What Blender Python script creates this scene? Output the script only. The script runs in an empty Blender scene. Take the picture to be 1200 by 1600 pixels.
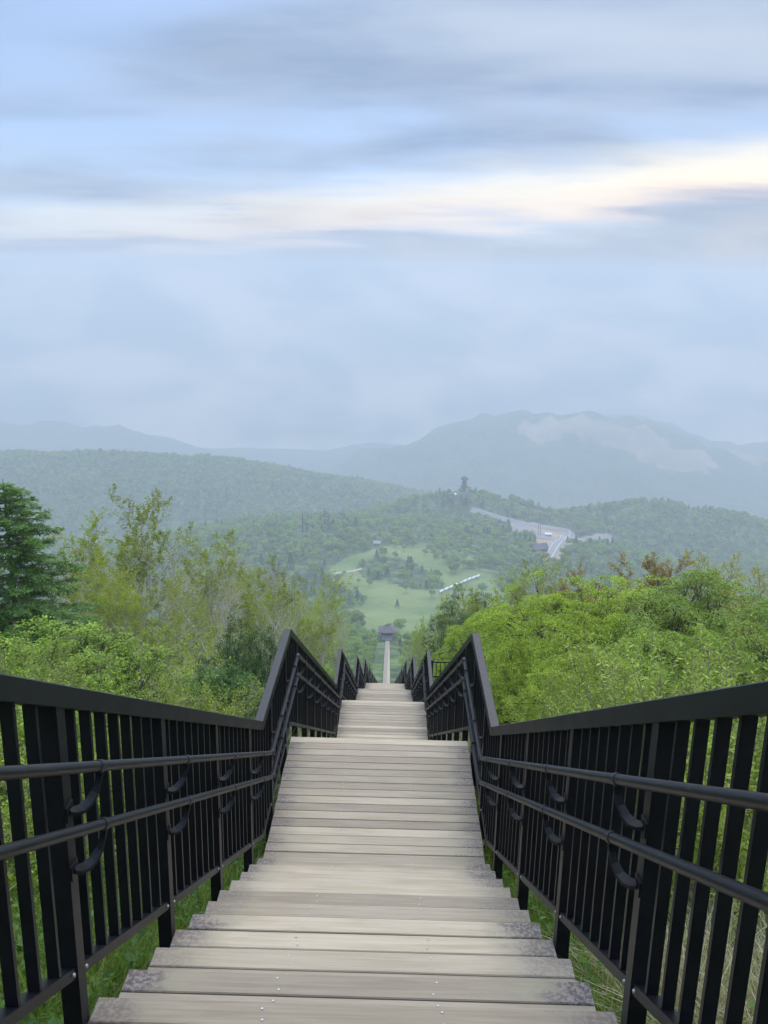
import bpy, math, random
import numpy as np
from mathutils import Vector, Matrix

S = bpy.context.scene
COL = S.collection
R_ = math.radians

# ------------------------------------------------------------------ camera
FPX, PITCH, YAW, ROLL, CX = 1400.0, 0.262820, -0.011554, 0.019554, 0.09437


def cam_axes():
    f = np.array([math.sin(YAW) * math.cos(PITCH), math.cos(YAW) * math.cos(PITCH), -math.sin(PITCH)])
    rt = np.array([math.cos(YAW), -math.sin(YAW), 0.0])
    up = np.cross(rt, f)
    c, s = math.cos(ROLL), math.sin(ROLL)
    return f, c * rt + s * up, -s * rt + c * up


CF, CR, CU = cam_axes()


def sight(u, v):
    """direction of the line of sight through a point of the photograph (1200 x 1600)"""
    d = CF + CR * (u - 600) / FPX - CU * (v - 800) / FPX
    return d / d[1]


def at(u, v, Y):
    d = sight(u, v)
    return np.array([CX + d[0] * Y, Y, d[2] * Y])


cd = bpy.data.cameras.new('camera')
cam = bpy.data.objects.new('camera', cd)
COL.objects.link(cam)
cd.sensor_fit = 'VERTICAL'
cd.sensor_height = 36.0
cd.lens = 36.0 * FPX / 1600.0
cd.clip_start = 0.05
cd.clip_end = 30000
cam.matrix_world = Matrix((
    (CR[0], CU[0], -CF[0], CX), (CR[1], CU[1], -CF[1], 0.0), (CR[2], CU[2], -CF[2], 0.0), (0, 0, 0, 1)))
S.camera = cam

# ------------------------------------------------------------------ sky, sun, exposure
SKY_K = .72
SUN_AZ, SUN_EL = R_(8), R_(50)          # ahead of the viewer, behind thin cloud
W = bpy.data.worlds.new('World')
S.world = W
W.use_nodes = True
nt = W.node_tree
nt.nodes.clear()


def nodes(tree):
    def N(kind, **kw):
        n = tree.nodes.new(kind)
        for k, v in kw.items():
            if k.startswith('i_'):
                key = k[2:]
                key = int(key) if key.isdigit() else key
                n.inputs[key].default_value = v
            else:
                setattr(n, k, v)
        return n

    def L(a, b):
        tree.links.new(a, b)

    def M(op, a, b=None, c=None, clamp=False):
        n = tree.nodes.new('ShaderNodeMath')
        n.operation = op
        n.use_clamp = clamp
        for i, x in enumerate((a, b, c)):
            if x is None:
                continue
            if isinstance(x, (int, float)):
                n.inputs[i].default_value = x
            else:
                tree.links.new(x, n.inputs[i])
        return n.outputs[0]

    def MIX(f, a, b, mode='MIX'):
        n = tree.nodes.new('ShaderNodeMix')
        n.data_type = 'RGBA'
        n.blend_type = mode
        for s, x in ((n.inputs[0], f), (n.inputs[6], a), (n.inputs[7], b)):
            if isinstance(x, (int, float)):
                s.default_value = x
            elif isinstance(x, (tuple, list)):
                s.default_value = (*x, 1) if len(x) == 3 else x
            else:
                tree.links.new(x, s)
        return n.outputs[2]

    def STEP(x, a, b):
        n = tree.nodes.new('ShaderNodeMapRange')
        n.interpolation_type = 'SMOOTHSTEP'
        tree.links.new(x, n.inputs[0])
        n.inputs[1].default_value = a
        n.inputs[2].default_value = b
        return n.outputs[0]
    return N, L, M, MIX, STEP


def build_sky():
    N, L, M, MIX, STEP = nodes(nt)
    sky = N('ShaderNodeTexSky', sky_type='NISHITA', sun_disc=False, sun_elevation=SUN_EL,
            sun_rotation=SUN_AZ, air_density=1.0, dust_density=2.0, ozone_density=1.5, altitude=1500)
    tc = N('ShaderNodeTexCoord')
    sep = N('ShaderNodeSeparateXYZ')
    L(tc.outputs['Generated'], sep.inputs[0])
    x, y, z = sep.outputs
    zc = M('MAXIMUM', z, 0.0)
    # cloud sheets seen from below: direction projected on a plane overhead
    den = M('ADD', zc, 0.10)
    cmb = N('ShaderNodeCombineXYZ')
    L(M('DIVIDE', x, den), cmb.inputs[0])
    L(M('MULTIPLY', M('DIVIDE', y, den), 1.5), cmb.inputs[1])
    mp = N('ShaderNodeMapping')
    mp.inputs['Rotation'].default_value = (0, 0, R_(7))
    mp.inputs['Location'].default_value = (3.1, 1.7, 0.4)
    L(cmb.outputs[0], mp.inputs[0])

    def noise(scale, detail, rough, off, dist=0.6):
        m2 = N('ShaderNodeMapping')
        m2.inputs['Location'].default_value = (off, off * .7, off * .3)
        L(mp.outputs[0], m2.inputs[0])
        n = N('ShaderNodeTexNoise')
        n.inputs['Scale'].default_value = scale
        n.inputs['Detail'].default_value = detail
        n.inputs['Roughness'].default_value = rough
        n.inputs['Distortion'].default_value = dist
        L(m2.outputs[0], n.inputs['Vector'])
        return n.outputs[0]
    n1 = noise(0.5, 4, 0.46, 0.0, .4)
    n2 = noise(0.9, 5, 0.46, 9.0, .3)
    n3 = noise(0.35, 3, 0.5, 21.0)
    n4 = noise(1.7, 6, 0.55, 33.0, .4)
    # azimuth drift: the lit break in the cloud climbs slowly round the horizon
    az = N('ShaderNodeMath', operation='ARCTAN2')
    L(x, az.inputs[0]); L(y, az.inputs[1])
    el = M('MULTIPLY', M('ARCSINE', z), 57.2958)
    wob = M('MULTIPLY', M('SUBTRACT', n2, 0.5), 4.2)
    drift = M('MULTIPLY', M('SINE', az.outputs[0]), 5.2)
    e2 = M('ADD', M('SUBTRACT', el, drift), wob)
    # colours below are radiance / background strength
    k = SKY_K / 0.1
    def c(r, g, b):
        return (r * k, g * k, b * k)
    blue = MIX(0.75, sky.outputs[0], c(.365, .505, .785))
    greyblue = MIX(STEP(M('ADD', M('MULTIPLY', n2, .6), M('MULTIPLY', n4, .4)), .36, .64), c(.285, .385, .565), c(.41, .51, .685))
    high = MIX(STEP(n1, .38, .66), blue, greyblue)
    thin = MIX(M('MULTIPLY', STEP(n3, .48, .74), .8), high, c(.56, .64, .76))
    # the bright break low over the horizon
    band = M('MULTIPLY', STEP(e2, 1.6, 3.4), M('SUBTRACT', 1.0, STEP(e2, 3.6, 6.6)))
    azm = M('ADD', M('MULTIPLY', M('SINE', M('ADD', az.outputs[0], .35)), .95), .34, clamp=True)
    band = M('MULTIPLY', M('MULTIPLY', band, azm), STEP(n4, .14, .44), clamp=True)
    warm = MIX(STEP(e2, 2.0, 4.6), c(1.0, .80, .69), c(1.12, 1.02, .83))
    withband = MIX(band, thin, warm)
    # soft lavender bank under the break and below the horizon, billowing
    bv = N('ShaderNodeMapping')
    bv.inputs['Scale'].default_value = (1, 1, 2.4)
    L(tc.outputs['Generated'], bv.inputs[0])
    bn = N('ShaderNodeTexNoise')
    bn.inputs['Scale'].default_value = 8.0; bn.inputs['Detail'].default_value = 5.0
    bn.inputs['Roughness'].default_value = .5; bn.inputs['Distortion'].default_value = .3
    L(bv.outputs[0], bn.inputs['Vector'])
    above = MIX(STEP(bn.outputs[0], .38, .62), c(.44, .505, .60), c(.55, .56, .61))
    sea = MIX(STEP(bn.outputs[0], .36, .66), c(.24, .33, .45), c(1.0, .91, .93))      # sea of cloud below eye level
    bank = MIX(STEP(el, -.6, .9), sea, above)
    lowmix = M('SUBTRACT', 1.0, STEP(e2, .6, 2.8))
    col = MIX(lowmix, withband, bank)
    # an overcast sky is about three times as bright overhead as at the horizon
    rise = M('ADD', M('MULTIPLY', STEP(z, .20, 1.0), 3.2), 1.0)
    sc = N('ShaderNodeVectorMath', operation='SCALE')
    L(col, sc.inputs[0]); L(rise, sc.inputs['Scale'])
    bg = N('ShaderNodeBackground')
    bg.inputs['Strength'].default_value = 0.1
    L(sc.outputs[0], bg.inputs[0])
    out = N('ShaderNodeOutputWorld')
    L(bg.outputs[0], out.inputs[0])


build_sky()
sl = bpy.data.lights.new('sun', 'SUN')
sl.energy = 1.5
sl.angle = R_(40)
sl.color = (1.0, .95, .88)
sun = bpy.data.objects.new('sun', sl)
COL.objects.link(sun)
sd = Vector((math.sin(SUN_AZ) * math.cos(SUN_EL), math.cos(SUN_AZ) * math.cos(SUN_EL), math.sin(SUN_EL)))
sun.rotation_euler = sd.to_track_quat('Z', 'Y').to_euler()

S.view_settings.view_transform = 'Standard'
S.view_settings.look = 'None'
S.view_settings.exposure = 0.68
S.view_settings.gamma = 1.0
S.render.engine = 'CYCLES'
S.cycles.use_denoising = True
S.cycles.max_bounces = 4
S.cycles.diffuse_bounces = 2
S.cycles.glossy_bounces = 2
S.cycles.transmission_bounces = 3
S.cycles.volume_bounces = 1
S.cycles.transparent_max_bounces = 4
S.cycles.use_adaptive_sampling = True
S.cycles.adaptive_threshold = 0.02

# ------------------------------------------------------------------ helpers


def tag(o, label=None, cat=None, group=None, kind=None):
    if label: o['label'] = label
    if cat: o['category'] = cat
    if group: o['group'] = group
    if kind: o['kind'] = kind
    return o


def empty(name, loc=(0, 0, 0), rz=0):
    o = bpy.data.objects.new(name, None)
    o.empty_display_size = .2
    o.location = loc
    o.rotation_euler = (0, 0, rz)
    COL.objects.link(o)
    return o


def link(name, me, parent=None, loc=None, rot=None):
    o = bpy.data.objects.new(name, me)
    COL.objects.link(o)
    if parent: o.parent = parent
    if loc is not None: o.location = loc
    if rot is not None: o.rotation_euler = rot
    return o


def np_mesh(name, V, F, mat, smooth=False):
    """V (n,3), F (m,k) faces of one size"""
    V = np.asarray(V, dtype=np.float32)
    F = np.asarray(F, dtype=np.int32)
    me = bpy.data.meshes.new(name)
    me.vertices.add(len(V))
    me.vertices.foreach_set('co', V.ravel())
    k = F.shape[1]
    me.loops.add(F.size)
    me.loops.foreach_set('vertex_index', F.ravel())
    me.polygons.add(len(F))
    me.polygons.foreach_set('loop_start', np.arange(0, F.size, k, dtype=np.int32))
    me.polygons.foreach_set('loop_total', np.full(len(F), k, dtype=np.int32))
    if smooth:
        me.polygons.foreach_set('use_smooth', np.ones(len(F), dtype=bool))
    me.update(calc_edges=True)
    if mat: me.materials.append(mat)
    return me


class MB:
    def __init__(self):
        self.v, self.f = [], []

    def add(self, v, f):
        n = len(self.v)
        self.v += [tuple(p) for p in v]
        self.f += [tuple(i + n for i in q) for q in f]
        return self

    def box(self, x0, x1, y0, y1, z0, z1):
        return self.hexa([(x0, y0, z0), (x1, y0, z0), (x1, y1, z0), (x0, y1, z0),
                          (x0, y0, z1), (x1, y0, z1), (x1, y1, z1), (x0, y1, z1)])

    def hexa(self, p):
        return self.add(p, [(3, 2, 1, 0), (4, 5, 6, 7), (0, 1, 5, 4), (1, 2, 6, 5), (2, 3, 7, 6), (3, 0, 4, 7)])

    def bevbox(self, x0, x1, y0, y1, z0, z1, b):
        """box with its top edges chamfered"""
        v = [(x0, y0, z0), (x1, y0, z0), (x1, y1, z0), (x0, y1, z0),
             (x0, y0, z1 - b), (x1, y0, z1 - b), (x1, y1, z1 - b), (x0, y1, z1 - b),
             (x0 + b, y0 + b, z1), (x1 - b, y0 + b, z1), (x1 - b, y1 - b, z1), (x0 + b, y1 - b, z1)]
        f = [(3, 2, 1, 0), (8, 9, 10, 11)]
        for i in range(4):
            j = (i + 1) % 4
            f += [(i, j, j + 4, i + 4), (i + 4, j + 4, j + 8, i + 8)]
        return self.add(v, f)

    def tube(self, pts, rad, k=8, cap=True):
        pts = [np.array(p, float) for p in pts]
        n = len(pts)
        if not hasattr(rad, '__len__'): rad = [rad] * n
        base = len(self.v)
        up = np.array([0.0, 0.0, 1.0])
        for i, p in enumerate(pts):
            t = pts[min(i + 1, n - 1)] - pts[max(i - 1, 0)]
            t /= np.linalg.norm(t) + 1e-12
            a = np.cross(t, up if abs(t[2]) < .95 else np.array([1.0, 0, 0]))
            a /= np.linalg.norm(a) + 1e-12
            b = np.cross(a, t)
            for j in range(k):
                q = 2 * math.pi * j / k
                self.v.append(tuple(p + rad[i] * (math.cos(q) * a + math.sin(q) * b)))
        for i in range(n - 1):
            for j in range(k):
                j2 = (j + 1) % k
                self.f.append((base + i * k + j, base + i * k + j2, base + (i + 1) * k + j2, base + (i + 1) * k + j))
        if cap:
            self.f.append(tuple(base + j for j in reversed(range(k))))
            self.f.append(tuple(base + (n - 1) * k + j for j in range(k)))
        return self

    def sweep(self, pts, section, bev=None):
        """section: list of (x, z) offsets; swept in the YZ plane, cut vertical at every knot"""
        n = len(pts); k = len(section)
        base = len(self.v)
        for (x, y, z) in pts:
            for (a, b) in section:
                self.v.append((x + a, y, z + b))
        for i in range(n - 1):
            for j in range(k):
                j2 = (j + 1) % k
                self.f.append((base + i * k + j, base + i * k + j2, base + (i + 1) * k + j2, base + (i + 1) * k + j))
        self.f.append(tuple(base + j for j in reversed(range(k))))
        self.f.append(tuple(base + (n - 1) * k + j for j in range(k)))
        return self

    def mesh(self, name, mat, smooth=False):
        me = bpy.data.meshes.new(name)
        me.from_pydata(self.v, [], self.f)
        if smooth:
            me.polygons.foreach_set('use_smooth', np.ones(len(self.f), dtype=bool))
        me.update()
        if mat: me.materials.append(mat)
        return me

    def build(self, name, mat, parent=None, smooth=False, loc=None, rot=None):
        return link(name, self.mesh(name, mat, smooth), parent, loc, rot)


# ------------------------------------------------------------------ materials
def material(name):
    m = bpy.data.materials.new(name)
    m.use_nodes = True
    m.node_tree.nodes.clear()
    return m


def finish(N, L, shader, disp=None):
    o = N('ShaderNodeOutputMaterial')
    L(shader, o.inputs[0])
    return o


def simple(name, col, rough=.6, var=.12, scale=6.0, metal=0.0, bump=0.0, spec=.5):
    m = material(name)
    N, L, M, MIX, STEP = nodes(m.node_tree)
    tc = N('ShaderNodeTexCoord')
    n = N('ShaderNodeTexNoise', i_Scale=scale, i_Detail=5.0)
    L(tc.outputs['Object'], n.inputs['Vector'])
    c = MIX(n.outputs[0], tuple(x * (1 - var) for x in col), tuple(min(1, x * (1 + var)) for x in col))
    p = N('ShaderNodeBsdfPrincipled', i_Roughness=rough, i_Metallic=metal)
    p.inputs['Specular IOR Level'].default_value = spec
    L(c, p.inputs['Base Color'])
    if bump:
        b = N('ShaderNodeBump', i_Strength=bump, i_Distance=.004)
        n2 = N('ShaderNodeTexNoise', i_Scale=scale * 40, i_Detail=2.0)
        L(tc.outputs['Object'], n2.inputs['Vector'])
        L(n2.outputs[0], b.inputs['Height'])
        L(b.outputs[0], p.inputs['Normal'])
    finish(N, L, p.outputs[0])
    return m


def wood_deck():
    m = material('weathered_wood')
    N, L, M, MIX, STEP = nodes(m.node_tree)
    tc = N('ShaderNodeTexCoord')
    oi = N('ShaderNodeObjectInfo')
    geo = N('ShaderNodeNewGeometry')
    off = N('ShaderNodeCombineXYZ')
    rnd = oi.outputs['Random']
    L(M('MULTIPLY', rnd, 37.0), off.inputs[0]); L(M('MULTIPLY', rnd, 91.0), off.inputs[1])
    L(M('MULTIPLY', rnd, 53.0), off.inputs[2])
    ad = N('ShaderNodeVectorMath', operation='ADD')
    L(tc.outputs['Object'], ad.inputs[0]); L(off.outputs[0], ad.inputs[1])
    mp = N('ShaderNodeMapping')
    mp.inputs['Scale'].default_value = (.9, 26, 26)
    L(ad.outputs[0], mp.inputs[0])
    grain = N('ShaderNodeTexNoise', i_Scale=2.2, i_Detail=7.0, i_Roughness=.62, i_Distortion=.5)
    L(mp.outputs[0], grain.inputs['Vector'])
    mpf = N('ShaderNodeMapping')
    mpf.inputs['Scale'].default_value = (3.5, 160, 90)
    L(ad.outputs[0], mpf.inputs[0])
    fine = N('ShaderNodeTexNoise', i_Scale=1.6, i_Detail=3.0)
    L(mpf.outputs[0], fine.inputs['Vector'])
    blot = N('ShaderNodeTexNoise', i_Scale=3.2, i_Detail=4.0, i_Roughness=.6)
    mp3 = N('ShaderNodeMapping')
    mp3.inputs['Scale'].default_value = (.6, 2.2, 1)
    L(ad.outputs[0], mp3.inputs[0]); L(mp3.outputs[0], blot.inputs['Vector'])
    a = MIX(STEP(grain.outputs[0], .25, .75), (.268, .210, .140), (.390, .316, .220))
    a = MIX(M('MULTIPLY', STEP(blot.outputs[0], .42, .7), .55), a, (.36, .295, .205))
    a = MIX(M('MULTIPLY', STEP(blot.outputs[0], .58, .40), .20), a, (.275, .215, .13))
    a = MIX(M('MULTIPLY', STEP(fine.outputs[0], .55, .75), .30), a, (.24, .21, .18))
    tint = MIX(rnd, (.68, .66, .64), (1.20, 1.18, 1.13))
    a = MIX(1.0, a, tint, 'MULTIPLY')
    # lichen and damp stains eating in from both ends of every board
    sp = N('ShaderNodeSeparateXYZ')
    L(tc.outputs['Object'], sp.inputs[0])
    ax = M('ABSOLUTE', sp.outputs[0])
    st = N('ShaderNodeTexNoise', i_Scale=4.2, i_Detail=6.0, i_Roughness=.62)
    mp4 = N('ShaderNodeMapping')
    mp4.inputs['Scale'].default_value = (1, 2.2, 1)
    L(ad.outputs[0], mp4.inputs[0]); L(mp4.outputs[0], st.inputs['Vector'])
    side = M('ADD', M('MULTIPLY', M('SIGN', sp.outputs[0]), .015), ax)
    amt = M('ADD', side, M('MULTIPLY', M('SUBTRACT', st.outputs[0], .5), .55))
    stain = STEP(amt, .62, .84)
    r2 = N('ShaderNodeTexWhiteNoise', noise_dimensions='1D')
    L(M('MULTIPLY', rnd, 917.0), r2.inputs['W'])
    stain = M('MULTIPLY', stain, M('ADD', M('MULTIPLY', r2.outputs[0], .80), .08))
    speck = N('ShaderNodeTexNoise', i_Scale=60.0, i_Detail=4.0, i_Roughness=.7)
    L(ad.outputs[0], speck.inputs['Vector'])
    scol = MIX(STEP(speck.outputs[0], .42, .62), (.085, .062, .052), (.25, .205, .17))
    a = MIX(M('MULTIPLY', stain, 1.0, clamp=True), a, scol)
    moss = M('MULTIPLY', STEP(amt, .55, .66), M('SUBTRACT', 1.0, STEP(amt, .66, .74)))
    a = MIX(M('MULTIPLY', moss, M('MULTIPLY', r2.outputs[0], .45)), a, (.27, .24, .145))
    p = N('ShaderNodeBsdfPrincipled', i_Roughness=.78)
    p.inputs['Specular IOR Level'].default_value = .3
    L(a, p.inputs['Base Color'])
    b = N('ShaderNodeBump', i_Strength=.35, i_Distance=.003)
    hh = M('ADD', M('MULTIPLY', grain.outputs[0], .8), M('MULTIPLY', fine.outputs[0], .5))
    L(hh, b.inputs['Height'])
    L(b.outputs[0], p.inputs['Normal'])
    finish(N, L, p.outputs[0])
    return m


def black_metal():
    m = material('black_paint')
    N, L, M, MIX, STEP = nodes(m.node_tree)
    tc = N('ShaderNodeTexCoord')
    n = N('ShaderNodeTexNoise', i_Scale=5.0, i_Detail=6.0, i_Roughness=.65)
    L(tc.outputs['Object'], n.inputs['Vector'])
    f = N('ShaderNodeTexNoise', i_Scale=420.0, i_Detail=2.0)
    L(tc.outputs['Object'], f.inputs['Vector'])
    c = MIX(STEP(n.outputs[0], .35, .75), (.005, .0055, .006), (.011, .0115, .012))
    c = MIX(M('MULTIPLY', STEP(f.outputs[0], .66, .74), .35), c, (.10, .10, .10))
    d2 = N('ShaderNodeTexNoise', i_Scale=14.0, i_Detail=6.0, i_Roughness=.7)
    L(tc.outputs['Object'], d2.inputs['Vector'])
    c = MIX(M('MULTIPLY', STEP(d2.outputs[0], .52, .72), .3), c, (.035, .034, .031))
    p = N('ShaderNodeBsdfPrincipled')
    p.inputs['Specular IOR Level'].default_value = .22
    L(c, p.inputs['Base Color'])
    L(M('ADD', M('MULTIPLY', n.outputs[0], .20), .34), p.inputs['Roughness'])
    b = N('ShaderNodeBump', i_Strength=.12, i_Distance=.001)
    L(f.outputs[0], b.inputs['Height'])
    L(b.outputs[0], p.inputs['Normal'])
    finish(N, L, p.outputs[0])
    return m


def leaf_mat(name, dark, light, young=None, trans=.45, objvar=.25, rough=.5):
    m = material(name)
    N, L, M, MIX, STEP = nodes(m.node_tree)
    geo = N('ShaderNodeNewGeometry')
    oi = N('ShaderNodeObjectInfo')
    r = geo.outputs['Random Per Island']
    c = MIX(r, dark, light)
    if young:
        w = N('ShaderNodeTexWhiteNoise', noise_dimensions='1D')
        L(M('MULTIPLY', r, 613.0), w.inputs['W'])
        c = MIX(M('MULTIPLY', STEP(w.outputs[0], .55, .95), .9), c, young)
    tc = N('ShaderNodeTexCoord')
    n = N('ShaderNodeTexNoise', i_Scale=.9, i_Detail=2.0)
    L(tc.outputs['Object'], n.inputs['Vector'])
    k = M('ADD', M('MULTIPLY', M('SUBTRACT', n.outputs[0], .5), .7),
          M('ADD', M('MULTIPLY', M('SUBTRACT', oi.outputs['Random'], .5), objvar * 1.6), 1.0))
    sc = N('ShaderNodeVectorMath', operation='SCALE')
    L(c, sc.inputs[0]); L(k, sc.inputs['Scale'])
    d = N('ShaderNodeBsdfPrincipled', i_Roughness=rough)
    d.inputs['Specular IOR Level'].default_value = .15
    L(sc.outputs[0], d.inputs['Base Color'])
    t = N('ShaderNodeBsdfTranslucent')
    tcx = N('ShaderNodeVectorMath', operation='MULTIPLY')
    L(sc.outputs[0], tcx.inputs[0]); tcx.inputs[1].default_value = (1.25, 1.25, .6)
    L(tcx.outputs[0], t.inputs[0])
    mx = N('ShaderNodeMixShader', i_Fac=trans)
    L(d.outputs[0], mx.inputs[1]); L(t.outputs[0], mx.inputs[2])
    finish(N, L, mx.outputs[0])
    return m


def bark_mat(name, a, b, scale=9.0, bands=False):
    m = material(name)
    N, L, M, MIX, STEP = nodes(m.node_tree)
    tc = N('ShaderNodeTexCoord')
    mp = N('ShaderNodeMapping')
    mp.inputs['Scale'].default_value = (1, 1, 4.0) if bands else (3, 3, .6)
    L(tc.outputs['Object'], mp.inputs[0])
    n = N('ShaderNodeTexNoise', i_Scale=scale, i_Detail=5.0, i_Roughness=.7)
    L(mp.outputs[0], n.inputs['Vector'])
    c = MIX(STEP(n.outputs[0], .42, .62), a, b)
    p = N('ShaderNodeBsdfPrincipled', i_Roughness=.85)
    L(c, p.inputs['Base Color'])
    finish(N, L, p.outputs[0])
    return m


def terrain_mat():
    m = material('hillside')
    N, L, M, MIX, STEP = nodes(m.node_tree)
    geo = N('ShaderNodeNewGeometry')
    pos = geo.outputs['Position']
    sp = N('ShaderNodeSeparateXYZ'); L(pos, sp.inputs[0])

    def noise(s, d=5.0, r=.55):
        n = N('ShaderNodeTexNoise', i_Scale=s, i_Detail=d, i_Roughness=r)
        L(pos, n.inputs['Vector'])
        return n.outputs[0]
    near = MIX(STEP(noise(1.4, 6, .65), .35, .65), (.045, .040, .022), (.062, .085, .026))
    near = MIX(M('MULTIPLY', STEP(noise(6.0, 4), .5, .7), .6), near, (.13, .105, .06))
    far = MIX(STEP(noise(.02, 8, .7), .35, .65), (.07, .105, .028), (.12, .17, .042))
    far = MIX(STEP(noise(.11, 4, .6), .42, .62), (.035, .056, .018), far)
    meadow = MIX(STEP(noise(.016, 6, .6), .35, .65), (.095, .145, .030), (.175, .20, .052))
    meadow = MIX(M('MULTIPLY', STEP(noise(.05, 5, .65), .55, .72), .5), meadow, (.21, .19, .09))
    a = N('ShaderNodeAttribute', attribute_name='cover')
    s2 = N('ShaderNodeSeparateXYZ'); L(a.outputs['Vector'], s2.inputs[0])
    c = MIX(s2.outputs[0], far, near)
    mm = M('ADD', s2.outputs[1], M('MULTIPLY', M('SUBTRACT', noise(.03, 5, .65), .5), 1.1))
    c = MIX(STEP(mm, .42, .58), c, meadow)
    bare = MIX(STEP(noise(.012, 6, .65), .3, .7), (.24, .17, .11), (.44, .30, .19))
    bm = M('ADD', s2.outputs[2], M('MULTIPLY', M('SUBTRACT', noise(.006, 7, .72), .5), 2.0))
    c = MIX(STEP(bm, .48, .72), c, bare)
    p = N('ShaderNodeBsdfPrincipled', i_Roughness=.9)
    p.inputs['Specular IOR Level'].default_value = .2
    L(c, p.inputs['Base Color'])
    b = N('ShaderNodeBump', i_Strength=.7, i_Distance=2.5)
    L(M('MULTIPLY', noise(.12, 5, .65), M('SUBTRACT', 1.0, s2.outputs[0])), b.inputs['Height'])
    L(b.outputs[0], p.inputs['Normal'])
    finish(N, L, p.outputs[0])
    return m


M_WOOD = wood_deck()
M_BLACK = black_metal()
M_SCREW = simple('screw_steel', (.34, .33, .31), .5, .3, 40, .6)
M_JOIST = simple('dark_joist', (.06, .05, .042), .85, .3, 6)
M_GROUND = terrain_mat()
M_ASPHALT = simple('pale_asphalt', (.21, .185, .165), .85, .15, .05)
M_LINE = simple('road_paint', (.72, .72, .70), .6, .05, 1)
M_PATH = simple('gravel_path', (.36, .33, .25), .9, .15, .1)
M_ROOF = simple('brown_roof', (.085, .066, .066), .7, .25, 2)
M_WALLD = simple('dark_timber', (.045, .036, .032), .8, .3, 3)
M_WALLL = simple('pale_boards', (.30, .28, .25), .8, .15, 3)
M_WHITE = simple('white_sheet', (.60, .62, .60), .5, .05, 1)
M_TOWER = simple('tower_steel', (.055, .042, .048), .6, .2, 1)
M_GLASS = simple('dark_window', (.02, .025, .03), .12, .1, 1)
M_BARK_W = bark_mat('birch_bark', (.32, .27, .22), (.74, .68, .59), 7, True)
M_BARK_G = bark_mat('grey_bark', (.085, .07, .058), (.19, .165, .14), 8)
M_BARK_D = bark_mat('dark_bark', (.035, .027, .022), (.085, .066, .052), 8)
M_TWIG_P = bark_mat('pale_twig', (.22, .18, .11), (.42, .36, .25), 12)
LF_BIRCH = leaf_mat('birch_leaf', (.20, .25, .020), (.31, .365, .030), (.39, .405, .045), trans=.4)
LF_RUSSET = leaf_mat('russet_leaf', (.26, .18, .06), (.36, .255, .09), (.30, .27, .07), trans=.35)
LF_PINK = leaf_mat('bud_leaf', (.26, .19, .115), (.34, .25, .15), (.30, .27, .07))
LF_LARCH = leaf_mat('larch_needle', (.060, .130, .024), (.12, .22, .038), (.17, .28, .05), trans=.3)
LF_MOUND = leaf_mat('bright_leaf', (.145, .205, .009), (.24, .32, .014), (.32, .395, .02), trans=.16)
LF_MOUND2 = leaf_mat('mid_leaf', (.100, .168, .009), (.178, .265, .014), (.24, .325, .02), trans=.16)
LF_DARK = leaf_mat('dark_leaf', (.028, .070, .010), (.055, .115, .016), (.08, .15, .02), trans=.2)
LF_SHOOT = leaf_mat('shoot_leaf', (.175, .235, .022), (.265, .34, .036), (.33, .405, .055), trans=.35)
LF_YELLOW = leaf_mat('yellow_leaf', (.25, .25, .03), (.34, .33, .045), (.38, .29, .05))
LF_FOREST = [leaf_mat('forest_leaf', (.14, .235, .036), (.21, .320, .050), (.26, .36, .06), objvar=.32),
             leaf_mat('forest_leaf_olive', (.18, .245, .036), (.26, .325, .052), (.31, .35, .06), objvar=.3),
             leaf_mat('forest_needle', (.05, .105, .032), (.090, .160, .045), objvar=.3)]
LF_GRASS = leaf_mat('grass_blade', (.075, .135, .016), (.15, .22, .030), (.25, .25, .07), objvar=.4)
LF_STRAW = leaf_mat('dry_straw', (.26, .21, .115), (.42, .35, .21), (.17, .19, .05), trans=.25)

# ------------------------------------------------------------------ the stair's profile
T, RISE, HW = .33, .187262, .865
Y0, Z0 = 2.4715, -2.3711
ZL1 = Z0 - 11 * RISE
YL1a, YL1b = Y0 + 10 * T, 7.910
treads = []          # (y near, y far, z)   every tread and landing
landings = []        # (y near, y far, z)
PLAT_Y, PLAT_Z = Y0 - 4 * T, Z0 + 4 * RISE
landings.append((-3.2, PLAT_Y, PLAT_Z))
for i in range(-3, 11):
    treads.append((Y0 + (i - 1) * T, Y0 + i * T, Z0 - i * RISE))
landings.append((YL1a, YL1b, ZL1))
y, z = YL1b, ZL1
k = 0
while y < 358:
    if k < 3: n, ll = 22, 1.97
    elif y < 166: n, ll = 24, 1.35
    else: n, ll = 14, 2.85
    for j in range(1, n):
        treads.append((y + (j - 1) * T, y + j * T, z - j * RISE))
    y += (n - 1) * T
    z -= n * RISE
    landings.append((y, y + ll, z))
    y += ll
    k += 1
STAIR_END = (y, z)


def xb(Y):
    """the stair drifts a little to the left below the first landing"""
    return -(np.maximum(Y, 8.0) - 8.0) * .0043


# rail line: height of the top rail's upper face above the boards is RAIL_H
RAIL_H = 1.113
rail_knots = [(-2.0, PLAT_Z), (.52 + .0, PLAT_Z)]
a, b, zz = landings[0]
rail_knots = [(-3.1, PLAT_Z), (YL1a + .37 - 15 * RISE / (RISE / T), PLAT_Z)]
for (a, b, zz) in landings[1:]:
    rail_knots.append((a + .37, zz))
    rail_knots.append((b + .05, zz))
RK = np.array(rail_knots)


def railz(Y):
    return np.interp(Y, RK[:, 0], RK[:, 1])


# ------------------------------------------------------------------ terrain
rngT = np.random.default_rng(3)


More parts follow.
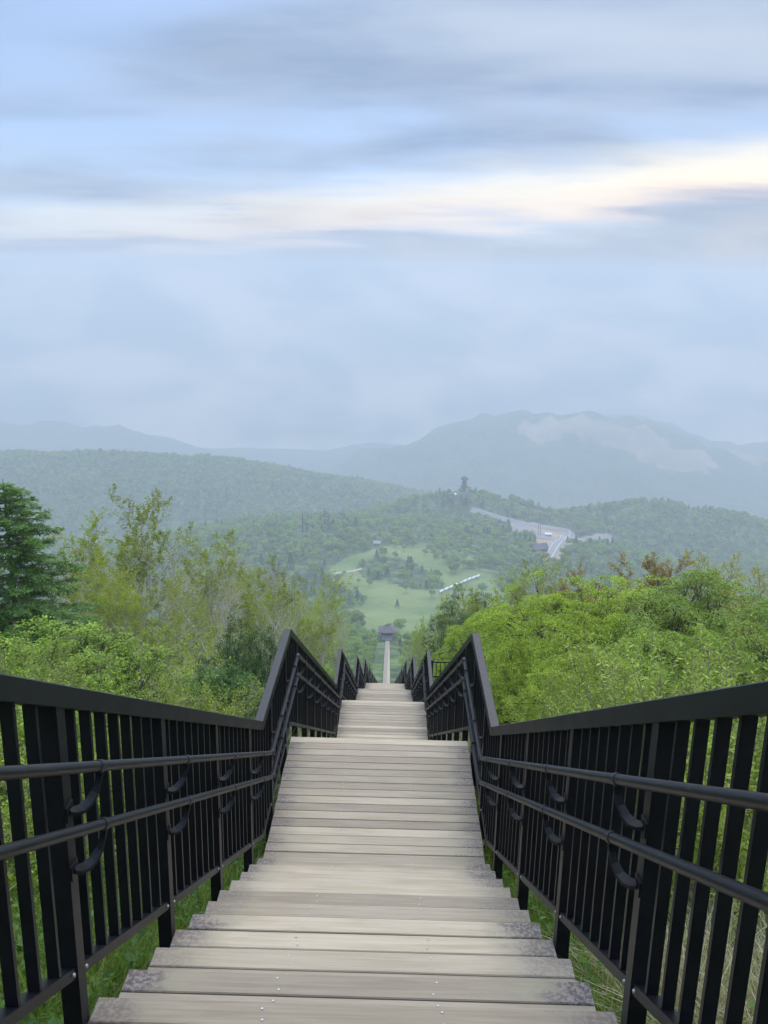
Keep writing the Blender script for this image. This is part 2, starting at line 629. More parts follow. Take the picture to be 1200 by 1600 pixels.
def vnoise(x, y, s, seed):
    """smooth value noise"""
    r = np.random.default_rng(seed)
    g = r.uniform(-1, 1, (64, 64))
    u = np.asarray(x) / s; v = np.asarray(y) / s
    iu = np.floor(u).astype(int); iv = np.floor(v).astype(int)
    fu = u - iu; fv = v - iv
    fu = fu * fu * (3 - 2 * fu); fv = fv * fv * (3 - 2 * fv)
    a = g[iu % 64, iv % 64]; b = g[(iu + 1) % 64, iv % 64]
    c = g[iu % 64, (iv + 1) % 64]; d = g[(iu + 1) % 64, (iv + 1) % 64]
    return (a * (1 - fu) + b * fu) * (1 - fv) + (c * (1 - fu) + d * fu) * fv


BASE = np.array([(-400, 3), (-60, 3), (-20, .5), (-4, -1.95), (1, -2.0), (6, -4.85), (8, -4.95), (16, -8.9), (26, -13.2),
                 (35, -17.4), (60, -29.8), (100, -50), (168, -84.5), (260, -118.5), (362, -156.5), (420, -178), (500, -206),
                 (580, -227), (660, -238), (760, -245), (900, -262), (1050, -292), (1200, -335), (1500, -420),
                 (2000, -520), (3000, -720), (4700, -880)], float)


def px(points, Y):
    """crest points given as places in the photograph at a distance Y"""
    out = []
    for p in points:
        yy = p[2] if len(p) > 2 else Y
        out.append(at(p[0], p[1], yy))
    return np.array(out)


# crest, side slope, roundness, noise
RIDGES = [
    (px([(-140, 716), (0, 712), (150, 716), (300, 722), (430, 745), (520, 768), (640, 800)], 1550), .30, 70, 9),
    (px([(560, 838, 1020), (640, 800, 1080), (690, 780, 1110), (725, 772, 1120), (790, 786, 1130), (870, 812, 1120), (920, 830, 1090)], 0), .42, 25, 4),
    (px([(820, 845, 1060), (900, 820, 1150), (960, 802, 1180), (1030, 792, 1200), (1120, 806, 1220), (1260, 838, 1230)], 0), .38, 40, 6),
    (px([(330, 856, 800), (420, 846, 830), (475, 840, 850), (560, 842, 900), (640, 846, 930)], 0), .35, 25, 3),
    (px([(-100, 668), (60, 664), (180, 668), (300, 700), (380, 740)], 3900), .40, 80, 30),
    (px([(560, 752), (680, 702), (760, 676), (830, 655), (895, 641), (960, 655), (1010, 680), (1060, 694), (1130, 708), (1230, 740)], 3200), .36, 90, 55),
    (px([(940, 668), (985, 650), (1030, 662), (1090, 690), (1200, 694), (1320, 690)], 4300), .45, 80, 30),
    (px([(430, 752), (520, 746), (600, 750), (700, 790)], 3100), .35, 80, 24),
]


def ridge_height(X, Y, crest, slope, rnd, amp, seed):
    best = np.full(X.shape, -1e9)
    for i in range(len(crest) - 1):
        a, b = crest[i], crest[i + 1]
        ab = b[:2] - a[:2]
        t = np.clip(((X - a[0]) * ab[0] + (Y - a[1]) * ab[1]) / (ab @ ab), 0, 1)
        dx = X - (a[0] + t * ab[0]); dy = Y - (a[1] + t * ab[1])
        d = np.sqrt(dx * dx + dy * dy)
        zc = a[2] + t * (b[2] - a[2])
        best = np.maximum(best, zc - slope * (np.sqrt(d * d + rnd * rnd) - rnd))
    return best


def smax(a, b, k):
    h = np.clip(.5 + .5 * (a - b) / k, 0, 1)
    return b * (1 - h) + a * h + k * h * (1 - h)


def ground_fn(X, Y):
    z = np.interp(Y, BASE[:, 0], BASE[:, 1])
    xr = X - xb(Y)
    z = z - np.clip(.00035 * xr * xr, 0, 45)
    fade = np.clip((Y - 40) / 120, 0, 1)
    side = np.clip((np.abs(xr) - 4) / 12, 0, 1)
    z = z + side * (1 - fade) * (.35 * vnoise(X, Y, 7, 11)) + fade * side * 3.0 * vnoise(X, Y, 60, 12)
    z = z + np.clip((Y - 500) / 600, 0, 1) * 8 * vnoise(X, Y, 160, 13)
    for i, (c, s, r, amp) in enumerate(RIDGES):
        h = ridge_height(X, Y, c, s, r, amp, 20 + i)
        h = h + amp * (vnoise(X, Y, r * 1.6, 40 + i) * .6 + vnoise(X, Y, r * .6, 60 + i) * .4) * np.clip((Y - 700) / 200, 0, 1)
        z = np.where(Y > 560, smax(h, z, 12), z)
    # next to the stair the bank follows its steps and landings
    zs = railz(Y) - .42
    w = np.clip(1 - (np.abs(xr) - 1.6) / 4.5, 0, 1)
    w = w * w * (3 - 2 * w) * np.where(Y < 380, 1.0, 0.0)
    return z * (1 - w) + zs * w


def axis(parts):
    out = []
    for a, b, s in parts:
        n = max(1, int(round((b - a) / s)))
        out += list(np.linspace(a, b, n, endpoint=False))
    out.append(parts[-1][1])
    return np.array(out)


gy = axis([(-400, -60, 40), (-60, -8, 6), (-8, 0, 1), (0, 45, .4), (45, 110, 1.2), (110, 400, 3.2), (400, 1300, 9), (1300, 3200, 24), (3200, 4650, 55)])
gxp = axis([(0, 6, .4), (6, 24, .9), (24, 80, 2.5), (80, 520, 8), (520, 2000, 26), (2000, 4600, 130)])
gx = np.concatenate([-gxp[::-1][:-1], gxp])
GX, GY = np.meshgrid(gx, gy)
GZ = ground_fn(GX, GY)


def ground(X, Y):
    """height of the ground sheet itself (bilinear on its grid)"""
    X = np.asarray(X, float); Y = np.asarray(Y, float)
    i = np.clip(np.searchsorted(gx, X) - 1, 0, len(gx) - 2)
    j = np.clip(np.searchsorted(gy, Y) - 1, 0, len(gy) - 2)
    u = (X - gx[i]) / (gx[i + 1] - gx[i]); v = (Y - gy[j]) / (gy[j + 1] - gy[j])
    return (GZ[j, i] * (1 - u) + GZ[j, i + 1] * u) * (1 - v) + (GZ[j + 1, i] * (1 - u) + GZ[j + 1, i + 1] * u) * v


def to_ground(u, v, lo=380, hi=5000):
    """first place along a line of sight where it meets the ground"""
    d = sight(u, v)
    Y = np.geomspace(lo, hi, 900)
    g = ground(CX + d[0] * Y, Y) - d[2] * Y
    k = np.argmax(g > 0)
    return np.array([CX + d[0] * Y[k], Y[k]])


MEADOW = [to_ground(u, v) for u, v in ((512, 892), (545, 870), (600, 853), (660, 852), (720, 857), (748, 880), (770, 900), (775, 915),
                                       (800, 945), (700, 960), (640, 975), (600, 960), (560, 925), (520, 908))]
CLUMP = [to_ground(u, v) for u, v in ((556, 884), (585, 872), (640, 876), (688, 902), (692, 922), (650, 922), (600, 908), (566, 902))]
CLUMP2 = [to_ground(u, v) for u, v in ((655, 858), (760, 856), (850, 880), (860, 902), (770, 902), (700, 890))]

YARD = [to_ground(u, v, 600) for u, v in ((790, 815), (835, 818), (885, 828), (898, 840), (960, 838), (950, 850), (888, 852), (874, 874), (846, 876), (838, 850), (800, 830))]


def inside(X, Y, poly):
    r = np.zeros(np.shape(X), bool)
    n = len(poly)
    for i in range(n):
        x1, y1 = poly[i]; x2, y2 = poly[(i + 1) % n]
        c = ((y1 > Y) != (y2 > Y)) & (X < (x2 - x1) * (Y - y1) / (y2 - y1 + 1e-9) + x1)
        r ^= c
    return r


def polydist(X, Y, pts):
    best = np.full(np.shape(X), 1e9)
    for (a, b) in zip(pts[:-1], pts[1:]):
        ab = b - a
        t = np.clip(((X - a[0]) * ab[0] + (Y - a[1]) * ab[1]) / (ab @ ab), 0, 1)
        best = np.minimum(best, np.hypot(X - a[0] - t * ab[0], Y - a[1] - t * ab[1]))
    return best


ROADS = [
    ('road', [(736, 798), (765, 806), (800, 815), (840, 824), (875, 828), (890, 833), (892, 838), (880, 843)], 11, 'pale road climbing the hill under the tower'),
    ('road', [(882, 838), (870, 850), (862, 862), (856, 872)], 12, 'road dropping through the junction with white lines'),
    ('parking_area', [(800, 822), (830, 832), (860, 842), (880, 846)], 36, 'pale open yard beside the brown roofed lodge'),
    ('parking_area', [(880, 846), (905, 846), (935, 846), (955, 843)], 30, 'second yard right of the junction'),
]
ROADPTS = [(n, np.array([to_ground(u, v, 600) for u, v in pts]), w, l) for n, pts, w, l in ROADS]
PATHPTS = np.array([to_ground(u, v, 450) for u, v in ((508, 899), (530, 896), (552, 893), (566, 889))])

# bare pale slopes on the far mountain: direction measured from the photograph, fixed on the ground
BARE = [(np.array([to_ground(u, v, 2000) for u, v in pts]), w, a) for pts, w, a in (
    (((842, 672), (880, 660), (925, 660), (970, 676), (1005, 692)), 95, 1.35), (((1020, 704), (1060, 716), (1098, 712)), 60, 1.45),
    (((1040, 730), (1085, 724)), 45, 1.35), (((1165, 712), (1240, 726)), 70, 1.3))]


def build_ground():
    ny, nx = GX.shape
    V = np.stack([GX, GY, GZ], -1).reshape(-1, 3)
    idx = np.arange(ny * nx).reshape(ny, nx)
    F = np.stack([idx[:-1, :-1], idx[:-1, 1:], idx[1:, 1:], idx[1:, :-1]], -1).reshape(-1, 4)
    me = np_mesh('ground', V, F, M_GROUND, True)
    cover = np.zeros((len(V), 3), np.float32)
    X, Y = V[:, 0], V[:, 1]
    cover[:, 0] = np.clip(1 - (Y - 45) / 25, 0, 1)
    cover[:, 1] = ((inside(X, Y, MEADOW) & ~inside(X, Y, CLUMP)) | ((Y > 385) & (Y < 620) & (np.abs(X - 3) < 6 + (Y - 385) * .16))).astype(float)
    for c, w, s in BARE:
        d = polydist(X, Y, c[:, :2])
        cover[:, 2] = np.maximum(cover[:, 2], s * np.clip(1 - d / (w * 1.6), 0, 1))
    cover[:, 2] = np.maximum(cover[:, 2], inside(X, Y, YARD) * 1.0)
    at_ = me.attributes.new('cover', 'FLOAT_VECTOR', 'POINT')
    at_.data.foreach_set('vector', cover.ravel())
    tag(link('ground', me), kind='structure')


build_ground()

# ------------------------------------------------------------------ air
hz = MB().box(-4700, 4700, -450, 4720, -1000, 36)
mh = material('haze_air')
_N, _L, _M, _MIX, _STEP = nodes(mh.node_tree)
pv = _N('ShaderNodeVolumePrincipled')
pv.inputs['Color'].default_value = (.675, .71, .73, 1)
pv.inputs['Density'].default_value = .00052
pv.inputs['Anisotropy'].default_value = .1
_o = _N('ShaderNodeOutputMaterial')
_L(pv.outputs[0], _o.inputs['Volume'])
tag(hz.build('haze', mh), 'thin blue haze hanging over the whole valley', 'haze', kind='stuff')

# ------------------------------------------------------------------ the wooden staircase
stair = tag(empty('staircase', (0, 0, PLAT_Z)), 'long weathered wooden staircase running straight down the hillside', 'staircase')
BP, BT = .1135, .034
rngS = np.random.default_rng(5)


def plank_mesh(w, seed):
    mb = MB()
    mb.bevbox(-HW, HW, -w / 2, w / 2, -BT, 0, .004)
    return mb.mesh('plank', M_WOOD)


PL = {}


def plank(yc, z, w, parent):
    key = round(w, 4)
    if key not in PL: PL[key] = plank_mesh(w, 0)
    o = link('plank', PL[key], parent)
    o.location = (xb(yc) + rngS.normal(0, .003), yc, z - PLAT_Z + rngS.normal(0, .0008))
    o.rotation_euler = (0, 0, rngS.normal(0, .0006))
    return o


boards = []
for (a, b, z) in landings[:1]:
    n = int((b - a) / BP)
    for i in range(n): boards.append((b - BP * (i + .5), z, BP - .005))
for (a, b, z) in landings[1:]:
    n = int(round((b - a) / BP))
    w = (b - a) / n
    for i in range(n): boards.append((a + w * (i + .5), z, w - .005))
for (a, b, z) in treads:
    w = (b - a) / 3
    for i in range(3): boards.append((a + w * (i + .5), z, w - .005))
boards = [q for q in boards if q[0] > -2.0]
boards.sort()
NPL = 297
for (yc, z, w) in boards[:NPL]:
    plank(yc, z, w, stair)
far_b = MB()
for (yc, z, w) in boards[NPL:]:
    x = float(xb(yc)); zl = z - PLAT_Z
    if yc < 60:
        far_b.box(x - HW, x + HW, yc - w / 2, yc + w / 2, zl - BT, zl)
for (a, b, z) in treads + landings:
    if a >= 60 - .2:
        x = float(xb(a)); zl = z - PLAT_Z
        far_b.box(x - HW, x + HW, a + .003, b - .003, zl - BT, zl)
o = far_b.build('lower_planks', M_WOOD, stair)
o['kind'] = 'stuff'
# screws: two rows, a pair in each board
sc = MB()
for (yc, z, w) in boards[:200]:
    if yc < 1.2: continue
    for x in (-.30, .29):
        for dy in (-.027, .027):
            xx = x + float(xb(yc)) + rngS.normal(0, .006)
            yy = yc + dy + rngS.normal(0, .003)
            n = 8
            ring = [(xx + .0048 * math.cos(2 * math.pi * q / n), yy + .0048 * math.sin(2 * math.pi * q / n), z - PLAT_Z + .0022) for q in range(n)]
            rin = [(xx + .0024 * math.cos(2 * math.pi * q / n), yy + .0024 * math.sin(2 * math.pi * q / n), z - PLAT_Z + .0012) for q in range(n)]
            sc.add(ring + rin, [(q, (q + 1) % n, (q + 1) % n + n, q + n) for q in range(n)] + [tuple(range(n, 2 * n))])
o = sc.build('screws', M_SCREW, stair)
o['kind'] = 'stuff'
# joists below the boards
prof = [(-3.0, PLAT_Z), (PLAT_Y - .1, PLAT_Z)]
for (a, b, z) in landings[1:]:
    prof += [(a + .05, z), (b - .05, z)]
for sx in (-.55, 0.0, .55):
    jb = MB()
    jb.sweep([(float(xb(y_)) + sx, y_, z_ - PLAT_Z - .21) for (y_, z_) in prof],
             [(-.04, -.12), (.04, -.12), (.04, .12), (-.04, .12)])
    jb.build('joist', M_JOIST, stair)

# ------------------------------------------------------------------ railings
RX = .897
BAR_STEP = .1337
POST_STEP = BAR_STEP * 8


def rail_points(y0, y1, off, dx=0.0):
    ks = [(y_, z_) for y_, z_ in rail_knots if y0 < y_ < y1]
    ks = [(y0, float(railz(y0)))] + ks + [(y1, float(railz(y1)))]
    return [(float(xb(y_)) + dx, y_, z_ + off) for y_, z_ in ks]


bar_me = MB().box(-.018, .018, -.008, .008, 0, .95).mesh('baluster', M_BLACK)
post_me = MB().box(-.030, .030, -.030, .030, 0, 1.345).mesh('post', M_BLACK)


def bracket_mesh(s):
    """s = +1: the tube lies on the +x side of the post"""
    mb = MB()
    pts = [(.0, .004, -.078), (.014, .012, -.086), (.030, .028, -.088), (.046, .050, -.078), (.058, .072, -.056), (.065, .089, -.028), (.067, .097, -.004)]
    pts = [np.array((s * p[0], p[1], p[2])) for p in pts]
    wid = [.021, .021, .020, .017, .013, .010, .012]
    thk = [.006, .006, .0055, .005, .0045, .004, .004]
    n = len(pts)
    ver = []
    for i, p in enumerate(pts):
        t = pts[min(i + 1, n - 1)] - pts[max(i - 1, 0)]
        t /= np.linalg.norm(t)
        w = np.array([-t[1] * s * s, t[0], 0.0]); w /= np.linalg.norm(w) + 1e-9
        nn = np.cross(t, w)
        for a, b in ((-1, -1), (1, -1), (1, 1), (-1, 1)):
            ver.append(p + w * wid[i] * a + nn * thk[i] * b)
    fs = []
    for i in range(n - 1):
        for j in range(4):
            fs.append((i * 4 + j, i * 4 + (j + 1) % 4, i * 4 + 4 + (j + 1) % 4, i * 4 + 4 + j))
    fs += [(3, 2, 1, 0), tuple(range(4 * n - 4, 4 * n))]
    mb.add(ver, fs)
    c = np.array((s * .067, .097, .018))
    d = np.array((0, .87, -.49))
    mb.tube([c - d * .022, c - d * .021, c + d * .021, c + d * .022], [.0175, .0205, .0205, .0175], 14)
    # base plate on the post
    mb.box(*sorted((s * .0005, s * .005)), -.026, .026, -.104, -.054)
    return mb.mesh('bracket', M_BLACK)


def post_list(y_end):
    ys = []
    y = 2.362
    while y > -2.2:
        ys.append(y); y -= POST_STEP
    ys = ys[::-1]
    y = 2.362 + POST_STEP
    while y < 6.0:
        ys.append(y); y += POST_STEP
    ys += [6.62, 7.58]
    for (a, b, z_) in landings[2:]:
        pk_prev = ys[-1]
        p0 = [q for q in rail_knots if q[0] < a][-1][0] + .55
        nseg = int(round((a - .15 - p0) / POST_STEP))
        for i in range(nseg + 1): ys.append(p0 + (a - .15 - p0) * i / nseg)
        m = max(1, int(round((b - a) / 1.1)))
        for i in range(m): ys.append(a + .37 + (b - .35 - a - .37) * (i + .35) / max(1, m - .3))
        if a > y_end: break
    return sorted(q for q in ys if q < y_end)


def railing(s):
    side = 'left' if s < 0 else 'right'
    lab = ('black metal railing with twin handrails along the %s edge of the wooden stairs' % side)
    t = tag(empty('stair_railing', (s * RX, 0, PLAT_Z), 0), lab, 'railing', 'railings of the staircase')
    ox, oz = s * RX, PLAT_Z

    def loc(pts):
        return [(p[0] - 0.0, p[1], p[2] - oz) for p in pts]
    # top rail
    sec = [(-.035, -.075), (.035, -.075), (.035, -.004), (.031, 0), (-.031, 0), (-.035, -.004)]
    MB().sweep(loc(rail_points(-3.0, 200, RAIL_H)), sec).build('top_rail', M_BLACK, t)
    sec2 = [(-.0225, -.040), (.0225, -.040), (.0225, 0), (-.0225, 0)]
    MB().sweep(loc(rail_points(-3.0, 60, .135)), sec2).build('bottom_rail', M_BLACK, t)
    posts = post_list(75)
    for y_ in posts:
        o = link('post', post_me, t)
        o.location = (float(xb(y_)), y_, float(railz(y_)) - oz - .27)
    # balusters: even pitch between posts
    bars = []
    allp = [-2.3] + posts
    for p0, p1 in zip(allp[:-1], allp[1:]):
        n = max(2, int(round((p1 - p0) / BAR_STEP)))
        for i in range(1, n): bars.append(p0 + (p1 - p0) * i / n)
    bars = sorted(b for b in bars if b > -.6)
    far = MB()
    for i, y_ in enumerate(bars):
        zb = float(railz(y_)) - oz + .105
        if i < 296:
            o = link('baluster', bar_me, t)
            o.location = (float(xb(y_)), y_, zb)
        elif y_ < 75:
            x = float(xb(y_))
            far.box(x - .02, x + .02, y_ - .008, y_ + .008, zb, zb + .95)
    far.build('lower_balusters', M_BLACK, t)['kind'] = 'stuff'
    # far posts down the hill as one mass of small uprights
    fp = MB()
    for y_ in np.arange(76, 200, 1.4):
        x = float(xb(y_)); zb = float(railz(y_)) - oz
        fp.box(x - .03, x + .03, y_ - .03, y_ + .03, zb - .3, zb + 1.06)
    fp.build('lower_posts', M_BLACK, t)['kind'] = 'stuff'
    bo = MB()
    for y_ in posts[:14]:
        for dy in (-.052, .052):
            x = float(xb(y_)) - s * .0235
            zc_ = float(railz(y_ + dy)) - oz + .135 - .020
            bo.tube([(x, y_ + dy, zc_), (x - s * .006, y_ + dy, zc_)], [.008, .006], 8)
    bo.build('bolts', M_SCREW, t)['kind'] = 'stuff'
    # handrail tubes with elbow fittings and brackets
    dx = -s * .097
    for hh in (.845, .640):
        pts = loc(rail_points(-1.4, 75, hh, dx))
        pts = [(p[0], p[1] + (.20 if 0 < i < len(pts) - 1 and i % 2 == 0 else (.0 if i else 0)), p[2]) if False else p for i, p in enumerate(pts)]
        mb = MB().tube(pts, .0172, 14)
        h = mb.build('handrail', M_BLACK, t, smooth=True)
        # fittings at the bends
        for i, p in enumerate(pts[1:-1], 1):
            if p[1] > 28: break
            fb = MB()
            a_ = np.array(pts[i - 1]); b_ = np.array(p); c_ = np.array(pts[i + 1])
            d1 = (a_ - b_) / np.linalg.norm(a_ - b_); d2 = (c_ - b_) / np.linalg.norm(c_ - b_)
            fb.tube([b_ + d1 * .075, b_ + d1 * .02, b_, b_ + d2 * .02, b_ + d2 * .075], .0205, 14)
            fb.build('elbow', M_BLACK, h, smooth=True)
        for y_ in posts:
            if y_ > 36: break
            o = link('bracket', BRK[-s], h)
            x = float(xb(y_)) - s * .030
            zt = float(railz(y_ + .097)) + hh - oz
            o.location = (x, y_, zt - .018)
    return t


BRK = {1: bracket_mesh(1), -1: bracket_mesh(-1)}
railing(-1)
railing(1)

# ------------------------------------------------------------------ plants: generators


def unit(v):
    return v / (np.linalg.norm(v, axis=-1, keepdims=True) + 1e-9)


def leaves_mesh(name, P, N, D, size, mat, aspect=.5, bend=.15):
    """one rhombic leaf per point: N leaf normal, D long direction"""
    n = len(P)
    D = unit(D - N * np.sum(D * N, 1, keepdims=True))
    Wd = np.cross(N, D)
    sz = size[:, None]
    v0 = P
    v1 = P + D * sz * .48 + Wd * sz * aspect * .5 - N * sz * bend * .3
    v2 = P + D * sz - N * sz * bend
    v3 = P + D * sz * .48 - Wd * sz * aspect * .5 - N * sz * bend * .3
    V = np.stack([v0, v1, v2, v3], 1).reshape(-1, 3)
    F = np.arange(4 * n).reshape(n, 4)
    return np_mesh(name, V, F, mat)


def rand_dir(rng, n):
    return unit(rng.normal(size=(n, 3)))


def grow(rng, p, d, L, r, lvl, A, out):
    n = A['seg'][lvl]
    pts = [p]
    for i in range(n):
        d = d + rng.normal(0, A['wander'][lvl], 3)
        d[2] += A['trop'][lvl]
        d = d / np.linalg.norm(d)
        p = p + d * (L / n)
        pts.append(p)
    pts = np.array(pts)
    rad = r * (1 - np.linspace(0, 1, n + 1) * A['taper'][lvl])
    out.append((lvl, pts, rad))
    if lvl + 1 < len(A['seg']):
        k = A['kids'][lvl]
        az = rng.uniform(0, 6.28)
        for j in range(k):
            t = A['tmin'][lvl] + (1 - A['tmin'][lvl]) * (j + rng.uniform(0, 1)) / k
            f = t * n
            i = min(int(f), n - 1)
            q = pts[i] + (pts[i + 1] - pts[i]) * (f - i)
            dd = pts[i + 1] - pts[i]; dd = dd / np.linalg.norm(dd)
            a = np.cross(dd, rng.normal(size=3)); a /= np.linalg.norm(a)
            az += 2.4 + rng.normal(0, .4)
            e1 = np.cross(dd, [0.3, .2, .93]); e1 /= np.linalg.norm(e1) + 1e-9
            e2 = np.cross(dd, e1)
            ang = A['ang'][lvl] * rng.uniform(.7, 1.3)
            nd = dd * math.cos(ang) + (e1 * math.cos(az) + e2 * math.sin(az)) * math.sin(ang)
            ll = L * A['ratio'][lvl] * rng.uniform(.65, 1.2) * (1 - A['short'][lvl] * t)
            rr = max(A['rmin'], rad[i] * A['rr'][lvl])
            grow(rng, q, nd, ll, rr, lvl + 1, A, out)


def wood_mesh(name, br, mat, sides=(8, 5, 3, 3)):
    mb = MB()
    for lvl, pts, rad in br:
        mb.tube(pts, list(rad), sides[min(lvl, len(sides) - 1)], cap=False)
    return mb.mesh(name, mat, True)


def twig_points(rng, br, lvls, per, jitter):
    P, D = [], []
    for lvl, pts, rad in br:
        if lvl not in lvls: continue
        n = len(pts) - 1
        k = per if not isinstance(per, dict) else per[lvl]
        t = rng.uniform(.15, 1.0, k) * n
        i = np.minimum(t.astype(int), n - 1)
        q = pts[i] + (pts[i + 1] - pts[i]) * (t - i)[:, None]
        P.append(q + rng.normal(0, jitter, (k, 3)))
        D.append(np.repeat((pts[-1] - pts[0])[None], k, 0))
    return np.concatenate(P), unit(np.concatenate(D))


def birch(seed, leaf, stems=2, H=9.0, per=17, size=.068, spread=.25, bark=None):
    rng = np.random.default_rng(seed)
    A = dict(seg=(9, 5, 4, 3), wander=(.07, .12, .16, .2), trop=(.10, .10, .06, .02), taper=(.85, .8, .7, .6),
             kids=(15, 7, 5, 0), tmin=(.28, .2, .15, 0), ang=(.72, .65, .6, .5), ratio=(.42, .45, .48, .5),
             short=(.45, .35, .3, .2), rr=(.5, .5, .5, .5), rmin=.006)
    br = []
    for s in range(stems):
        a = rng.uniform(0, 6.28) + s * 6.28 / stems
        d = np.array([math.cos(a) * spread, math.sin(a) * spread, 1.0]); d /= np.linalg.norm(d)
        grow(rng, np.array([.08 * math.cos(a), .08 * math.sin(a), -.3]), d, H * rng.uniform(.85, 1.0), .125, 0, A, br)
    P, D = twig_points(rng, br, (2, 3), {2: per, 3: per}, .03)
    N = unit(rand_dir(rng, len(P)) + np.array([0, 0, .5]))
    Dd = unit(D + rand_dir(rng, len(P)) * .9 + np.array([0, 0, -.3]))
    sz = size * rng.uniform(.6, 1.4, len(P))
    return (wood_mesh('trunk', br, bark or M_BARK_W), leaves_mesh('crown', P, N, Dd, sz, leaf, .62), max(p[1][:, 2].max() for p in br))


def mound(seed, leaf, H=3.2, Rr=2.3, tiers=9, per=850, size=.050, padr=.50, bark=None, flat=.07, gap=.16, z0=.14):
    """broad layered shrub: flat sprays of leaves stacked in shelves round a domed head"""
    rng = np.random.default_rng(seed)
    br = []
    hubs = []
    for s in range(7):
        a = s * .9 + rng.uniform(-.3, .3)
        d = np.array([math.cos(a) * .75, math.sin(a) * .75, 1.0]); d /= np.linalg.norm(d)
        p = np.array([.1 * math.cos(a), .1 * math.sin(a), -.2]); pts = [p]
        for i in range(6):
            d = d + rng.normal(0, .18, 3); d /= np.linalg.norm(d)
            p = p + d * H * .125; pts.append(p)
        br.append((0, np.array(pts), np.linspace(.06, .02, 7)))
        hubs += pts[2:]
    hubs = np.array(hubs)
    P, N, D = [], [], []
    lob = rng.uniform(0, 6.28, 4)
    spots = []
    for ti in range(tiers):
        f = (ti + .5) / tiers
        zc = H * (z0 + (1 - z0) * f)
        rl = Rr * math.sqrt(max(.02, 1 - (f * .98) ** 2.2))
        m = max(3, int(2 * math.pi * rl / (padr * 1.5)))
        for k in range(m):
            if rng.uniform() < gap: continue
            a = 6.28 * (k + rng.uniform(-.35, .35)) / m + ti * .7
            spots.append((a, rl * rng.uniform(.74, 1.04), zc + rng.normal(0, .07 * H / 3), 1.0))
        if rl > 1.0:
            for k in range(m // 3):
                spots.append((rng.uniform(0, 6.28), rl * rng.uniform(.35, .7), zc + rng.normal(0, .1), .8))
    spots.append((0, .1, H * .97, .8))
    for a, x, zc, sc_ in spots:
        sh = 1 + .18 * math.sin(2 * a + lob[0]) + .13 * math.sin(3 * a + lob[1]) + .08 * math.sin(5 * a + lob[2])
        zc = zc * (1 + .07 * math.sin(2 * a + lob[3]))
        out = np.array([math.cos(a), math.sin(a), 0.0])
        tan = np.array([-math.sin(a), math.cos(a), 0.0])
        c = out * x * sh + np.array([0, 0, zc])
        hb = hubs[np.argmin(np.sum((hubs - c * .62) ** 2, 1))]
        mid = (hb + c) / 2 + np.array([0, 0, -.12]) + rng.normal(0, .08, 3)
        br.append((2, np.array([hb, mid, c - np.array([0, 0, .03])]), np.array([.017, .012, .005])))
        r = padr * rng.uniform(.6, 1.35) * sc_
        for q_ in range(4):
            e = c + (out * rng.uniform(-.2, 1) + tan * rng.normal(0, .7)) * r * .8 + np.array([0, 0, -.04])
            br.append((2, np.array([(mid + c) / 2, e]), np.array([.008, .003])))
        n = int(per * (r / padr) ** 1.7)
        # a spray is itself a handful of small rosettes
        kr = max(4, int(n / 34))
        rc = rng.normal(0, .46, (kr, 3)) * r
        pick = rng.integers(0, kr, n)
        q = rc[pick] + rng.normal(0, .11, (n, 3)) * r ** .5
        lx = q[:, 0:1] * .58; ly = q[:, 1:2] * 1.45
        qq = out * lx + tan * ly
        qq[:, 2] = q[:, 2] * flat * 2 - lx[:, 0] * .16 - .16 * (lx[:, 0] ** 2 + ly[:, 0] ** 2) / max(r, .1)
        P.append(c + qq)
        N.append(unit(rng.normal(0, .33, (n, 3)) + np.array([0, 0, 1.0]) + out * .15))
        D.append(unit(unit(qq * np.array([1, 1, .2])) + rng.normal(0, .7, (n, 3)) + out * .4))
    P = np.concatenate(P); N = np.concatenate(N); D = np.concatenate(D)
    sz = size * rng.uniform(.6, 1.35, len(P))
    return (wood_mesh('trunk', br, bark or M_BARK_D, (6, 4, 3)), leaves_mesh('crown', P, N, D, sz, leaf, .5), H)


